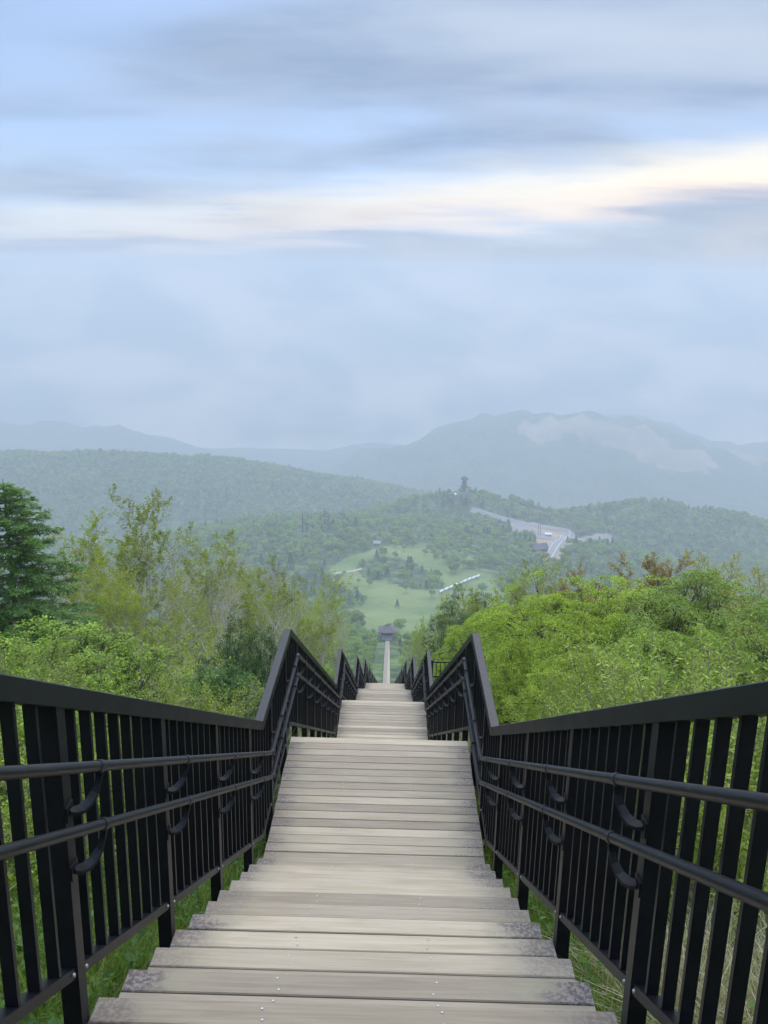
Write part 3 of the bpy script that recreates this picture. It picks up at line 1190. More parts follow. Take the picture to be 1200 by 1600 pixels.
def larch(seed, leaf, H=7.5, Rr=2.6):
    rng = np.random.default_rng(seed)
    br = [(0, np.array([[0, 0, -.3], [.03, .02, H * .5], [0, 0, H]]), np.array([.13, .075, .008]))]
    P, N, D = [], [], []
    nb = 150
    for i in range(nb):
        t = (i + rng.uniform(0, 1)) / nb
        z = H * (.06 + .92 * t)
        L = Rr * (1 - t) ** .62 * rng.uniform(.7, 1.15) + .2
        a = i * 2.4 + rng.normal(0, .3)
        d = np.array([math.cos(a), math.sin(a), 0.0])
        p = np.array([0, 0, z]); pts = [p]
        m = 7
        for j in range(m):
            s = (j + 1) / m
            dz = .10 - .75 * s + .75 * s * s
            d2 = unit(d + np.array([0, 0, dz]) + rng.normal(0, .05, 3))
            p = p + d2 * L / m
            pts.append(p)
        pts = np.array(pts)
        br.append((1, pts, np.linspace(.022, .004, m + 1)))
        side = np.array([-math.sin(a), math.cos(a), 0])
        ns = int(9 + L * 11)
        for q in range(ns):
            s = rng.uniform(.12, 1.0)
            f = s * m; k = min(int(f), m - 1)
            b = pts[k] + (pts[k + 1] - pts[k]) * (f - k)
            sg = 1 if q % 2 else -1
            l2 = (.18 + .34 * L * (1 - s) * .55) * rng.uniform(.6, 1.25)
            dd = unit(d * .7 + side * sg * rng.uniform(.5, 1) + np.array([0, 0, rng.uniform(-.30, .12)]))
            e = b + dd * l2 + np.array([0, 0, -.10 * l2])
            br.append((2, np.array([b, e]), np.array([.006, .002])))
            n = int(12 + l2 * 62)
            tt = rng.uniform(0.05, 1.05, n)[:, None]
            P.append(b + (e - b) * tt + rng.normal(0, .018, (n, 3)))
            dv = unit(dd + rng.normal(0, .75, (n, 3)))
            D.append(dv)
            N.append(unit(rng.normal(0, .5, (n, 3)) + np.array([0, 0, 1.0])))
    P = np.concatenate(P); N = np.concatenate(N); D = np.concatenate(D)
    sz = .10 * rng.uniform(.6, 1.35, len(P))
    return (wood_mesh('trunk', br, M_BARK_G, (8, 4, 3)), leaves_mesh('crown', P, N, D, sz, leaf, .24), H)


def shoots(seed, leaf, H=1.6, n=60, spread=.55, per=44, size=.075, bark=None, base_r=.45, side=4):
    """many upright leafy shoots from one stool"""
    rng = np.random.default_rng(seed)
    br, P, N, D = [], [], [], []
    for i in range(n):
        a = rng.uniform(0, 6.28)
        rr = base_r * math.sqrt(rng.uniform(0, 1))
        p = np.array([rr * math.cos(a), rr * math.sin(a), -.1])
        d = unit(np.array([math.cos(a) * spread, math.sin(a) * spread, 1.0]) * np.array([rng.uniform(.2, 1.4), rng.uniform(.2, 1.4), 1]))
        L = H * rng.uniform(.55, 1.08)
        m = 7; pts = [p]
        for j in range(m):
            d = unit(d + rng.normal(0, .09, 3) + np.array([0, 0, .03]))
            p = p + d * L / m; pts.append(p)
        pts = np.array(pts)
        br.append((1, pts, np.linspace(.010, .003, m + 1)))
        lines = [(pts, .35)]
        for q in range(side):
            s = rng.uniform(.35, .9); f = s * m; k = int(f)
            b = pts[k] + (pts[k + 1] - pts[k]) * (f - k)
            dd = unit(unit(pts[k + 1] - pts[k]) + rng.normal(0, .5, 3) + np.array([0, 0, .25]))
            l2 = L * rng.uniform(.14, .32)
            lp = np.array([b, b + dd * l2 * .5 + rng.normal(0, .01, 3), b + dd * l2 + np.array([0, 0, .05 * l2])])
            br.append((2, lp, np.array([.004, .003, .0015])))
            lines.append((lp, .1))
        for (lp, t0) in lines:
            ln = np.sum(np.linalg.norm(np.diff(lp, axis=0), axis=1))
            k = max(5, int(per * ln * (1 - t0) / (H * .65)))
            s = np.linspace(t0, 1.0, k) * (len(lp) - 1)
            ii = np.minimum(s.astype(int), len(lp) - 2)
            b = lp[ii] + (lp[ii + 1] - lp[ii]) * (s - ii)[:, None]
            ax = unit(lp[ii + 1] - lp[ii])
            az = np.arange(k) * 2.4 + rng.uniform(0, 6)
            e1 = unit(np.cross(ax, np.array([.31, .2, .05]) + 0 * ax)); e2 = np.cross(ax, e1)
            ra = e1 * np.cos(az)[:, None] + e2 * np.sin(az)[:, None]
            dv = unit(ra * .8 + ax * .75 + rng.normal(0, .2, (k, 3)))
            P.append(b); D.append(dv); N.append(unit(ax * .9 - ra * .7 + rng.normal(0, .25, (k, 3)) + np.array([0, 0, .3])))
    P = np.concatenate(P); N = np.concatenate(N); D = np.concatenate(D)
    sz = size * rng.uniform(.55, 1.25, len(P))
    return (wood_mesh('stems', br, bark or M_TWIG_P, (4, 4, 3)), leaves_mesh('leaves', P, N, D, sz, leaf, .36, .12), H)


def thicket(seed, leaf, H=2.2, per=9, size=.045, stems=9, bark=None):
    rng = np.random.default_rng(seed)
    A = dict(seg=(6, 4, 3), wander=(.12, .16, .2), trop=(.05, .05, .03), taper=(.8, .75, .6),
             kids=(9, 6, 0), tmin=(.2, .15, 0), ang=(.6, .6, .5), ratio=(.5, .5, .5), short=(.4, .3, .2), rr=(.55, .55, .5), rmin=.003)
    br = []
    for s in range(stems):
        a = s * 2.4 + rng.uniform(-.4, .4)
        sp = rng.uniform(.15, .75)
        d = unit(np.array([math.cos(a) * sp, math.sin(a) * sp, 1.0]))
        grow(rng, np.array([.25 * math.cos(a), .25 * math.sin(a), -.1]), d, H * rng.uniform(.6, 1.05), .016, 0, A, br)
    P, D = twig_points(rng, br, (1, 2), {1: per, 2: per}, .03)
    N = unit(rand_dir(rng, len(P)) * .8 + np.array([0, 0, .7]))
    Dd = unit(D + rand_dir(rng, len(P)) * .8)
    sz = size * rng.uniform(.6, 1.4, len(P))
    return (wood_mesh('stems', br, bark or M_TWIG_P, (4, 3, 3)), leaves_mesh('leaves', P, N, Dd, sz, leaf, .55), max(p[1][:, 2].max() for p in br))


SP = {}
SP['birch1'] = birch(1, LF_BIRCH, 2)
SP['birch2'] = birch(2, LF_BIRCH, 3, 8.6, spread=.34)
SP['birch3'] = birch(7, LF_BIRCH, 2, 9.4, per=15, spread=.38)
SP['pale1'] = birch(11, LF_PINK, 2, 9.0, per=4, size=.045)
SP['pale2'] = birch(12, LF_PINK, 3, 8.5, per=5, size=.045, spread=.3)
SP['white'] = birch(21, LF_BIRCH, 2, 9.0, per=6, size=.05, spread=.5)
SP['russet'] = birch(31, LF_RUSSET, 4, 7.5, per=15, spread=.42, bark=M_BARK_G)
SP['yellow'] = birch(41, LF_YELLOW, 3, 6.0, per=4, size=.075, spread=.55, bark=M_BARK_G)
SP['larch'] = larch(3, LF_LARCH)
SP['mound1'] = mound(5, LF_MOUND)
SP['mound2'] = mound(6, LF_MOUND, 3.0, 2.6, 8)
SP['mound3'] = mound(8, LF_MOUND2, 3.0, 2.4, 9)
SP['crown1'] = mound(51, LF_MOUND, 3.7, 3.4, 8, 1150, .052, .66, gap=.12, flat=.05)
SP['crown2'] = mound(52, LF_MOUND2, 3.6, 3.2, 8, 1100, .052, .62, gap=.12, flat=.05)
LF_TREE = leaf_mat('tree_leaf', (.055, .105, .014), (.105, .175, .020), (.15, .23, .028), trans=.2)
SP['tree_m'] = mound(9, LF_TREE, 4.2, 2.3, 7, 330, .06, gap=.35, z0=.34)
SP['bush1'] = mound(14, LF_DARK, 2.8, 1.7, 10, 300, .05, .36, flat=.2, gap=.12)
SP['bush2'] = mound(15, LF_MOUND2, 2.0, 1.5, 8, 230, .055, .32, flat=.25, gap=.15)
SP['shoot1'] = shoots(16, LF_SHOOT, 2.3, 60, .40, 110, .056, base_r=.6, side=7)
SP['shoot2'] = shoots(17, LF_SHOOT, 2.3, 52, .62, 100, .056, base_r=.6, side=7)
SP['thick1'] = thicket(18, LF_BIRCH)
SP['thick2'] = thicket(19, LF_MOUND2, 1.9, 11, .05)
SP['thick3'] = thicket(20, LF_SHOOT, 1.6, 10, .055)
rngP = np.random.default_rng(77)


SPR = {}


def spread_of(me):
    v = np.empty(len(me.vertices) * 3, np.float32)
    me.vertices.foreach_get('co', v)
    v = v.reshape(-1, 3)
    return float(np.percentile(np.hypot(v[:, 0], v[:, 1]), 100))


def plant(kind, name, label, cat, u, v, Y, group=None, wide=1.0, X=None, H=None, rz=None):
    """stands on the ground at distance Y; its top reaches the sight line through (u, v)"""
    top = at(u, v, Y)
    x = top[0] if X is None else X
    g = float(ground(x, Y))
    w, l, h0 = SP[kind]
    h = (top[2] - g) if H is None else H
    s = h / h0
    room = abs(x - float(xb(Y))) - 1.02
    r0 = SPR.setdefault(kind, spread_of(l))
    if s * wide * r0 > room: wide = max(.2, room / (s * r0))
    t = tag(empty(name, (x, Y, g - .04), rngP.uniform(0, 6.28) if rz is None else rz), label, cat, group)
    t.scale = (s * wide, s * wide, s)
    wn, ln = w.name.split('.')[0], l.name.split('.')[0]
    link(wn, w, t); link(ln, l, t)
    return t


# left side
plant('larch', 'larch_tree', 'dense dark green conifer with drooping branches at the far left', 'conifer', 4, 746, 22, wide=1.2)
plant('birch1', 'birch_tree', 'tallest yellow green birch of the left grove beside the conifer', 'birch', 190, 768, 32, 'birches on the left slope', 1.05)
plant('birch2', 'birch_tree', 'olive birch close on the left of the tallest birch', 'birch', 128, 800, 33, 'birches on the left slope', 1.05)
plant('birch3', 'birch_tree', 'leafy birch just right of the tallest birch', 'birch', 248, 812, 34, 'birches on the left slope', 1.05)
plant('pale1', 'bare_birch_tree', 'nearly bare pale birch between conifer and tallest birch', 'birch', 96, 806, 42, 'birches on the left slope', .7)
plant('pale2', 'bare_birch_tree', 'pinkish bare birch right behind the leafy grove', 'birch', 300, 826, 40, 'birches on the left slope', .8)
plant('pale1', 'bare_birch_tree', 'pinkish twiggy birch in the middle of the left grove', 'birch', 345, 838, 43, 'birches on the left slope', .8)
plant('pale2', 'bare_birch_tree', 'bare birch with pale crooked stems right of the grove', 'birch', 392, 856, 44, 'birches on the left slope', .8)
plant('pale2', 'bare_birch_tree', 'low half bare birch in front of the pinkish ones', 'birch', 300, 880, 29, 'birches on the left slope', 1.05)
plant('birch1', 'birch_tree', 'yellowish birch left of the white forked birch', 'birch', 420, 872, 38, 'birches on the left slope', 1.05)
plant('white', 'white_birch_tree', 'white birch forking low above the left railing peak', 'birch', 462, 868, 36, 'birches on the left slope', .7)
plant('birch3', 'birch_tree', 'thin birch right of the white forked birch', 'birch', 500, 905, 48, 'birches on the left slope', 1.05)
plant('white', 'white_birch_tree', 'small crooked white birch nearest the stairs on the left', 'birch', 522, 950, 44, 'birches on the left slope', .7)
plant('birch1', 'birch_tree', 'olive birch low on the left bank near the stairs', 'birch', 480, 930, 52, 'birches on the left slope', 1.05)
plant('birch3', 'birch_tree', 'birch behind the dark bush', 'birch', 350, 905, 26, 'birches on the left slope', 1.05)
plant('birch1', 'birch_tree', 'short birch in front of the tallest one', 'birch', 215, 900, 25, 'birches on the left slope', 1.05)
for kd, u, v, Y, lb in [('birch2', 165, 850, 29, 'birch right beside the conifer, lower than the tallest birch'),
                        ('white', 270, 865, 36, 'olive birch filling the grove behind the low one'),
                        ('white', 330, 872, 33, 'round headed olive birch under the pinkish twigs'),
                        ('birch2', 375, 885, 35, 'olive birch above the dark bush'),
                        ('birch3', 120, 880, 26, 'olive birch rising from behind the conifer skirts'),
                        ('birch2', 445, 905, 42, 'olive birch behind the white forked birch'),
                        ('birch1', 260, 940, 21, 'low yellow green birch in the front row of the grove'),
                        ('white', 405, 930, 25, 'young pale stemmed birch right above the dark bush'),
                        ('birch1', 500, 955, 38, 'low birch left of the second railing peak')]:
    plant(kd, 'birch_tree', lb, 'birch', u, v, Y, 'birches on the left slope', 1.05)
plant('bush1', 'dense_bush', 'dense dark green bush beside the left railing', 'bush', 385, 972, 13.0, wide=.95)
plant('bush1', 'dense_bush', 'smaller dark bush below the dark green one', 'bush', 345, 1040, 10.5, wide=1.0)
LS = [('bush2', 45, 985, 11.5, 'bright green rounded bush at the left edge below the conifer'),
      ('bush2', 120, 1000, 11.0, 'bright leafy bush next to the left edge bush'),
      ('thick2', 185, 1000, 10.5, 'twiggy green shrub under the tallest birch'),
      ('thick1', 250, 985, 12.0, 'yellowish twiggy thicket left of the dark bush'),
      ('thick1', 300, 1010, 9.5, 'pale stemmed thicket above the left top rail'),
      ('thick1', 160, 960, 15.0, 'thin thicket behind the bright bushes'),
      ('thick2', 90, 1035, 8.0, 'leafy shrub just behind the left top rail'),
      ('thick1', 215, 1045, 7.8, 'wiry shrub rising over the left rail'),
      ('shoot1', 20, 1010, 8.5, 'light green shoots at the left edge over the rail'),
      ('thick2', 310, 1070, 7.2, 'low green shrub near the left railing bend'),
      ('thick1', 330, 960, 17.0, 'thicket behind the dark bush')]
for kd, u, v, Y, lb in LS:
    plant(kd, 'shrub', lb, 'shrub', u, v, Y, 'shrubs on the left bank')
# undergrowth seen through the left balusters
for i, (kd, X, Y, H) in enumerate([('thick2', -2.1, 2.9, 1.2), ('thick3', -2.9, 4.4, 1.2), ('bush2', -3.4, 3.2, 1.3), ('thick2', -2.3, 5.6, 1.0),
                                   ('shoot2', -3.0, 6.6, 1.3), ('thick3', -2.2, 7.6, .9), ('bush2', -4.4, 5.4, 1.5), ('thick2', -1.9, 1.6, 1.0),
                                   ('thick3', -3.8, 2.0, 1.3), ('thick2', -2.0, 9.4, .9)]):
    plant(kd, 'undergrowth_shrub', 'leafy undergrowth seen through the left balusters', 'shrub', 0, 0, Y, 'undergrowth behind the left railing', 1.15, X, H)

# right side
RS = [('crown1', 905, 910, 20.0, 1.0, 'broad bright green layered crown filling the middle of the right bank'),
      ('crown2', 1150, 918, 19.0, 1.0, 'darker broad layered crown toward the right edge'),
      ('mound1', 1035, 915, 21.0, .9, 'bright layered bush between the two broad crowns'),
      ('mound2', 850, 992, 14.5, .75, 'low bright bush in front of the broad bright crown'),
      ('mound1', 930, 1010, 12.5, .7, 'low layered bush just behind the leafy shoots'),
      ('mound3', 1050, 985, 13.5, .8, 'mid green bush in front of the darker crown'),
      ('mound2', 775, 955, 26.0, .8, 'bright bush above the black fence beside the railing'),
      ('mound3', 1200, 990, 12.5, .8, 'green bush low at the right edge behind the shoots')]
for kd, u, v, Y, wd, lb in RS:
    plant(kd, 'layered_bush', lb, 'bush', u, v, Y, 'layered bushes on the right bank', wd)
plant('tree_m', 'small_tree', 'small spreading tree with visible dark trunk behind the right railing', 'tree', 706, 944, 34, wide=.85)
plant('tree_m', 'small_tree', 'green tree close behind the spreading one', 'tree', 760, 938, 38, wide=.8)
plant('russet', 'russet_tree', 'russet leaved tree standing above the bright bushes', 'tree', 962, 832, 37, 'russet trees on the right', 1.15)
plant('russet', 'russet_tree', 'lower russet tree left of the tall russet one', 'tree', 912, 885, 40, 'russet trees on the right', .8)
plant('russet', 'russet_tree', 'brownish tree right of the tall russet one', 'tree', 1028, 882, 39, 'russet trees on the right', .7)
plant('yellow', 'sparse_tree', 'sparse yellow leaved tree at the right skyline', 'tree', 1125, 876, 27, 'sparse trees at the right', .9)
plant('yellow', 'sparse_tree', 'sparse yellow leaved tree cut by the right edge', 'tree', 1190, 884, 26, 'sparse trees at the right', .9)
plant('birch2', 'birch_tree', 'olive birch left behind the bright bushes on the right', 'birch', 800, 888, 36, 'birches on the right slope', 1.05)
plant('birch1', 'birch_tree', 'olive birch between the right birch and the white roofs', 'birch', 755, 905, 42, 'birches on the right slope', 1.05)
plant('birch3', 'birch_tree', 'yellow green birch peeping over the bright bushes', 'birch', 870, 892, 34, 'birches on the right slope', 1.05)
plant('birch3', 'birch_tree', 'birch right of the stairs above the second railing peak', 'birch', 672, 925, 58, 'birches on the right slope', .6)
plant('birch2', 'birch_tree', 'birch beside the lower stairs on the right', 'birch', 655, 955, 72, 'birches on the right slope', .5)
SH = [('shoot2', 1010, 1032, 7.2, 'leafy light green shoots above the middle of the right rail'),
      ('shoot1', 1090, 1005, 7.0, 'tall light shoots right of the middle of the rail'),
      ('shoot2', 1165, 1000, 6.4, 'bushy light shoots at the right edge above the rail'),
      ('shoot1', 948, 1068, 7.6, 'low spreading shoots left of the other shoots'),
      ('shoot1', 1215, 1030, 5.2, 'nearest shoots cut by the right edge'),
      ('shoot1', 900, 1066, 9.0, 'single slim shoots standing on the lawn')]
for i, (kd, u, v, Y, lb) in enumerate(SH):
    plant(kd, 'leafy_shrub', lb, 'shrub', u, v, Y, 'shoots along the right rail', .55 if i == 5 else 1.0)
for i, (kd, X, Y, H) in enumerate([('thick3', 2.5, 3.0, .8), ('thick3', 3.2, 4.2, 1.0), ('shoot2', 3.8, 3.4, 1.1), ('thick2', 2.6, 5.4, .8),
                                   ('thick2', 2.3, 1.8, .7), ('thick3', 2.9, 2.1, .8), ('shoot1', 4.0, 5.2, 1.0)]):
    plant(kd, 'undergrowth_shrub', 'low undergrowth seen through the right balusters', 'shrub', 0, 0, Y, 'undergrowth behind the right railing', 1.1, X, H)

# ------------------------------------------------------------------ grass and straw: instanced tufts


def scatter(name, V, idx, scl, variants, tagkw, tilt=None):
    """points that carry one of the variant meshes each (geometry nodes)"""
    me = bpy.data.meshes.new(name)
    me.vertices.add(len(V))
    me.vertices.foreach_set('co', np.asarray(V, np.float32).ravel())
    r = np.random.default_rng(len(V))
    for nm, tp, dat in (('pick', 'INT', np.asarray(idx, np.int32)), ('size', 'FLOAT', np.asarray(scl, np.float32)),
                        ('turn', 'FLOAT', r.uniform(0, 6.28, len(V)).astype(np.float32))):
        a = me.attributes.new(nm, tp, 'POINT')
        a.data.foreach_set('value', dat)
    o = link(name, me)
    ng = bpy.data.node_groups.new(name, 'GeometryNodeTree')
    ng.interface.new_socket('Geometry', in_out='INPUT', socket_type='NodeSocketGeometry')
    ng.interface.new_socket('Geometry', in_out='OUTPUT', socket_type='NodeSocketGeometry')
    gi = ng.nodes.new('NodeGroupInput'); go = ng.nodes.new('NodeGroupOutput')
    col = bpy.data.collections.new(name + '_kinds')
    for i, m_ in enumerate(variants):
        ob = bpy.data.objects.new('%s_kind_%02d' % (name, i), m_)
        col.objects.link(ob)
    ci = ng.nodes.new('GeometryNodeCollectionInfo')
    ci.inputs[0].default_value = col
    ci.inputs['Separate Children'].default_value = True
    ci.inputs['Reset Children'].default_value = True
    ip = ng.nodes.new('GeometryNodeInstanceOnPoints')
    ip.inputs['Pick Instance'].default_value = True

    def attr(nm, t):
        n = ng.nodes.new('GeometryNodeInputNamedAttribute')
        n.data_type = t
        n.inputs[0].default_value = nm
        return n.outputs[0]
    cx = ng.nodes.new('ShaderNodeCombineXYZ')
    ng.links.new(attr('turn', 'FLOAT'), cx.inputs[2])
    ng.links.new(gi.outputs[0], ip.inputs['Points'])
    ng.links.new(ci.outputs[0], ip.inputs['Instance'])
    ng.links.new(attr('pick', 'INT'), ip.inputs['Instance Index'])
    ng.links.new(cx.outputs[0], ip.inputs['Rotation'])
    ng.links.new(attr('size', 'FLOAT'), ip.inputs['Scale'])
    ng.links.new(ip.outputs[0], go.inputs[0])
    md = o.modifiers.new('scatter', 'NODES')
    md.node_group = ng
    tag(o, **tagkw)
    return o


def tuft(seed, n, h, spread, mat, w=.006, lean=.5):
    rng = np.random.default_rng(seed)
    V, F = [], []
    for i in range(n):
        a = rng.uniform(0, 6.28); r = spread * math.sqrt(rng.uniform(0, 1))
        b = np.array([r * math.cos(a), r * math.sin(a), -.02])
        d = np.array([rng.normal(0, lean), rng.normal(0, lean), 1.0]); d /= np.linalg.norm(d)
        L = h * rng.uniform(.5, 1.15)
        s = np.array([-math.sin(a + 1), math.cos(a + 1), 0]) * w
        m = b + d * L * .55
        e = b + d * L + np.array([d[0], d[1], -.35]) * L * .35
        k = len(V)
        V += [b - s, b + s, m + s * .7, m - s * .7, e]
        F += [(k, k + 1, k + 2, k + 3), (k + 3, k + 2, k + 4, k + 4)]
    mb = MB(); mb.v = [tuple(v) for v in V]; mb.f = [f if f[2] != f[3] else f[:3] for f in F]
    return mb.mesh('tuft', mat)


def weed(seed, n, size):
    rng = np.random.default_rng(seed)
    a = rng.uniform(0, 6.28, n); r = rng.uniform(.02, .14, n)
    P = np.stack([r * np.cos(a), r * np.sin(a), rng.uniform(.02, .22, n)], 1)
    out = np.stack([np.cos(a), np.sin(a), 0 * a], 1)
    return leaves_mesh('weed', P, unit(out * .5 + rng.normal(0, .3, (n, 3)) + np.array([0, 0, 1.0])), unit(out + rng.normal(0, .5, (n, 3))),
                       size * rng.uniform(.6, 1.3, n), LF_DARK, .55)


gv = [tuft(i, 34, h, .11, LF_GRASS, .0045) for i, h in enumerate((.20, .26, .32))] + [tuft(9, 22, .36, .13, LF_STRAW, .003, .8), tuft(10, 26, .5, .16, LF_STRAW, .0028, .6),
                                                                                                      weed(1, 20, .05), weed(2, 26, .04)]
rg = np.random.default_rng(8)
n = 26000
GYs = -1 + 33 * rg.uniform(0, 1, n) ** 1.15
GXs = rg.uniform(-1, 1, n) * (2.2 + GYs * .42) * rg.uniform(.3, 1, n)
GXs = GXs + np.sign(GXs) * .35
keep = (np.abs(GXs - xb(GYs)) > .93) & (GYs > -.5)
GXs, GYs = GXs[keep], GYs[keep]
nearst = np.abs(GXs - xb(GYs)) < 1.2
straw = ~nearst & ((vnoise(GXs, GYs, 1.6, 91) + .30 * np.sign(GXs) * (GYs < 7) + rg.normal(0, .3, len(GXs))) > .38)
gi_ = np.where(straw, rg.integers(3, 5, len(GXs)), rg.choice([0, 1, 2, 5, 6], len(GXs), p=[.28, .28, .2, .12, .12]))
gz = ground(GXs, GYs)
scatter('grass', np.stack([GXs, GYs, gz], 1), gi_, rg.uniform(.7, 1.35, len(GXs)) * np.where(GYs > 12, 1.25, 1.0), gv,
        dict(label='green grass with dry straw on the banks beside the stairs', cat='grass', kind='stuff'))

# ------------------------------------------------------------------ woods further down


def forest_tree(seed, mat, H, Rr, n, size, conifer=False, bark=None):
    rng = np.random.default_rng(seed)
    mb = MB()
    mb.tube([(0, 0, -1), (0, 0, H * .45), (.1, .1, H * .8)], [.16, .11, .03], 5, False)
    lob = []
    if conifer:
        t = rng.uniform(0, 1, n) ** .8
        a = rng.uniform(0, 6.28, n)
        r = Rr * (1 - t) * np.sqrt(rng.uniform(.25, 1, n)) * (1 + .25 * np.sin(t * 40))
        P = np.stack([r * np.cos(a), r * np.sin(a), H * (.12 + .88 * t)], 1)
        N = unit(np.stack([np.cos(a) * .6, np.sin(a) * .6, np.full(n, .8)], 1) + rng.normal(0, .4, (n, 3)))
    else:
        P, N = [], []
        m = 11
        for i in range(m):
            a = i * 2.4; t = rng.uniform(0, 1)
            rc = Rr * .62 * math.sqrt(1 - .6 * t) * rng.uniform(.5, 1.05)
            c = np.array([rc * math.cos(a), rc * math.sin(a), H * (.42 + .42 * t)])
            s = np.array([Rr * .46, Rr * .46, H * .15]) * rng.uniform(.7, 1.2)
            d = rand_dir(rng, n // m)
            d[:, 2] = np.where(d[:, 2] < -.35, -d[:, 2], d[:, 2])
            P.append(c + d * s * rng.uniform(.7, 1.05, (len(d), 1)))
            N.append(unit(d + rng.normal(0, .45, d.shape) + np.array([0, 0, .25])))
        P = np.concatenate(P); N = np.concatenate(N)
        for i in range(m):
            p = P[i * (n // m)]
            mb.tube([(0, 0, H * .3), tuple(p)], [.06, .02], 3, False)
    D = rand_dir(rng, len(P))
    lm = leaves_mesh('x', P, N, D, size * rng.uniform(.6, 1.4, len(P)), mat, .8)
    # one mesh, two materials
    lv = np.empty(len(lm.vertices) * 3, np.float32); lm.vertices.foreach_get('co', lv)
    me = bpy.data.meshes.new('wood_tree')
    k = len(mb.v)
    me.from_pydata(mb.v + [tuple(v) for v in lv.reshape(-1, 3).tolist()], [], mb.f + [tuple(range(k + 4 * i, k + 4 * i + 4)) for i in range(len(P))])
    me.materials.append(bark or M_BARK_G); me.materials.append(mat)
    mi = np.concatenate([np.zeros(len(mb.f), np.int32), np.ones(len(P), np.int32)])
    me.polygons.foreach_set('material_index', mi)
    me.update()
    return me


def wedge(n, y0, y1, rng, marg=1.12, pw=1.0):
    Y = np.sqrt(rng.uniform(y0 ** 2, y1 ** 2, n))
    X = Y * rng.uniform(-.46 * marg, .43 * marg, n)
    return X, Y


rw = np.random.default_rng(31)
# middle slope, beside the lower flights
mv = [forest_tree(1, LF_FOREST[0], 6.5, 2.6, 2600, .26), forest_tree(2, LF_FOREST[1], 7.5, 2.4, 2000, .24, bark=M_BARK_W),
      forest_tree(3, LF_FOREST[0], 5.0, 2.4, 2200, .26), forest_tree(4, LF_FOREST[1], 6.5, 2.5, 1500, .22, bark=M_BARK_W),
      forest_tree(5, LF_FOREST[2], 8.0, 1.9, 2200, .26, True)]
X, Y = wedge(5200, 48, 470, rw)
off = np.abs(X - xb(Y))
ok = (off > 4.2) & ~((Y < 75) & (off < 6)) & ~((Y > 385) & (np.abs(X - 3) < 6 + (Y - 385) * .16))
X, Y = X[ok], Y[ok]
pk = rw.choice(5, len(X), p=[.36, .24, .2, .19, .01])
left_green = (X < 0) & (np.abs(X) < 18)
pk = np.where(left_green & (rw.uniform(0, 1, len(X)) < .8), rw.choice([0, 2], len(X)), pk)
sz = rw.uniform(.65, 1.1, len(X)) * np.clip(.55 + (np.abs(X - xb(Y)) - 4) / 30, .55, 1.0)
scatter('slope_wood', np.stack([X, Y, ground(X, Y)], 1), pk, sz, mv,
        dict(label='mixed green wood covering the slope beside the lower stairs', cat='wood', kind='stuff'))
# valley and hills
fv = [forest_tree(11, LF_FOREST[0], 8.5, 3.6, 700, .75), forest_tree(12, LF_FOREST[1], 8.0, 3.6, 700, .75),
      forest_tree(13, LF_FOREST[0], 7.0, 4.0, 700, .8), forest_tree(14, LF_FOREST[2], 9.5, 3.2, 600, .75, True)]
X, Y = wedge(25000, 440, 1950, rw)
bare = np.zeros(len(X), bool)
bare |= inside(X, Y, MEADOW)
bare |= (Y < 600) & (np.abs(X - 3) < 6 + (Y - 385) * .16)
stray = bare & (rw.uniform(0, 1, len(X)) < np.where(vnoise(X, Y, 22, 74) > .25, .30, .02))
bare &= ~(inside(X, Y, CLUMP) | inside(X, Y, CLUMP2))
for nme, pts, w, l in ROADPTS:
    bare |= polydist(X, Y, pts) < w * .5 + 4
bare |= polydist(X, Y, PATHPTS) < 4
bare |= inside(X, Y, YARD) & (rw.uniform(0, 1, len(X)) < .93)
TOW = at(725, 768, 1118)
LODGE = to_ground(842, 862, 600)
WROW0 = to_ground(689, 928, 450); WROW1 = to_ground(746, 904, 450)
bare |= np.hypot(X - TOW[0], Y - TOW[1]) < 20
bare |= np.hypot(X - LODGE[0], Y - LODGE[1] + 6) < 14
bare |= polydist(X, Y, np.array([WROW0, WROW1])) < 9
CAB = [to_ground(570, 853, 600), to_ground(589, 852, 600)]
for c_ in CAB: bare |= np.hypot(X - c_[0], Y - c_[1]) < 8
bare &= ~(stray & (polydist(X, Y, np.array([WROW0, WROW1])) > 12))
X, Y = X[~bare], Y[~bare]
dens = vnoise(X, Y, 55, 71) * .6 + vnoise(X, Y, 20, 72) * .4
pk = np.where(dens > .12, 0, np.where(dens > -.12, 2, 1))
pk = np.where((vnoise(X, Y, 70, 73) > .5) & (rw.uniform(0, 1, len(X)) < .45), 3, pk)
pk = np.where(rw.uniform(0, 1, len(X)) < .2, rw.integers(0, 3, len(X)), pk)
cl = inside(X, Y, CLUMP); pk = np.where(cl & (rw.uniform(0, 1, len(X)) < .3), 3, pk)
scatter('valley_forest', np.stack([X, Y, ground(X, Y)], 1), pk, rw.uniform(.5, 1.0, len(X)) * rw.choice([.9, 1.15, 1.5], len(X)), fv,
        dict(label='hazy green forest covering the valley and the hills', cat='forest', kind='stuff'))

# ------------------------------------------------------------------ roads, path


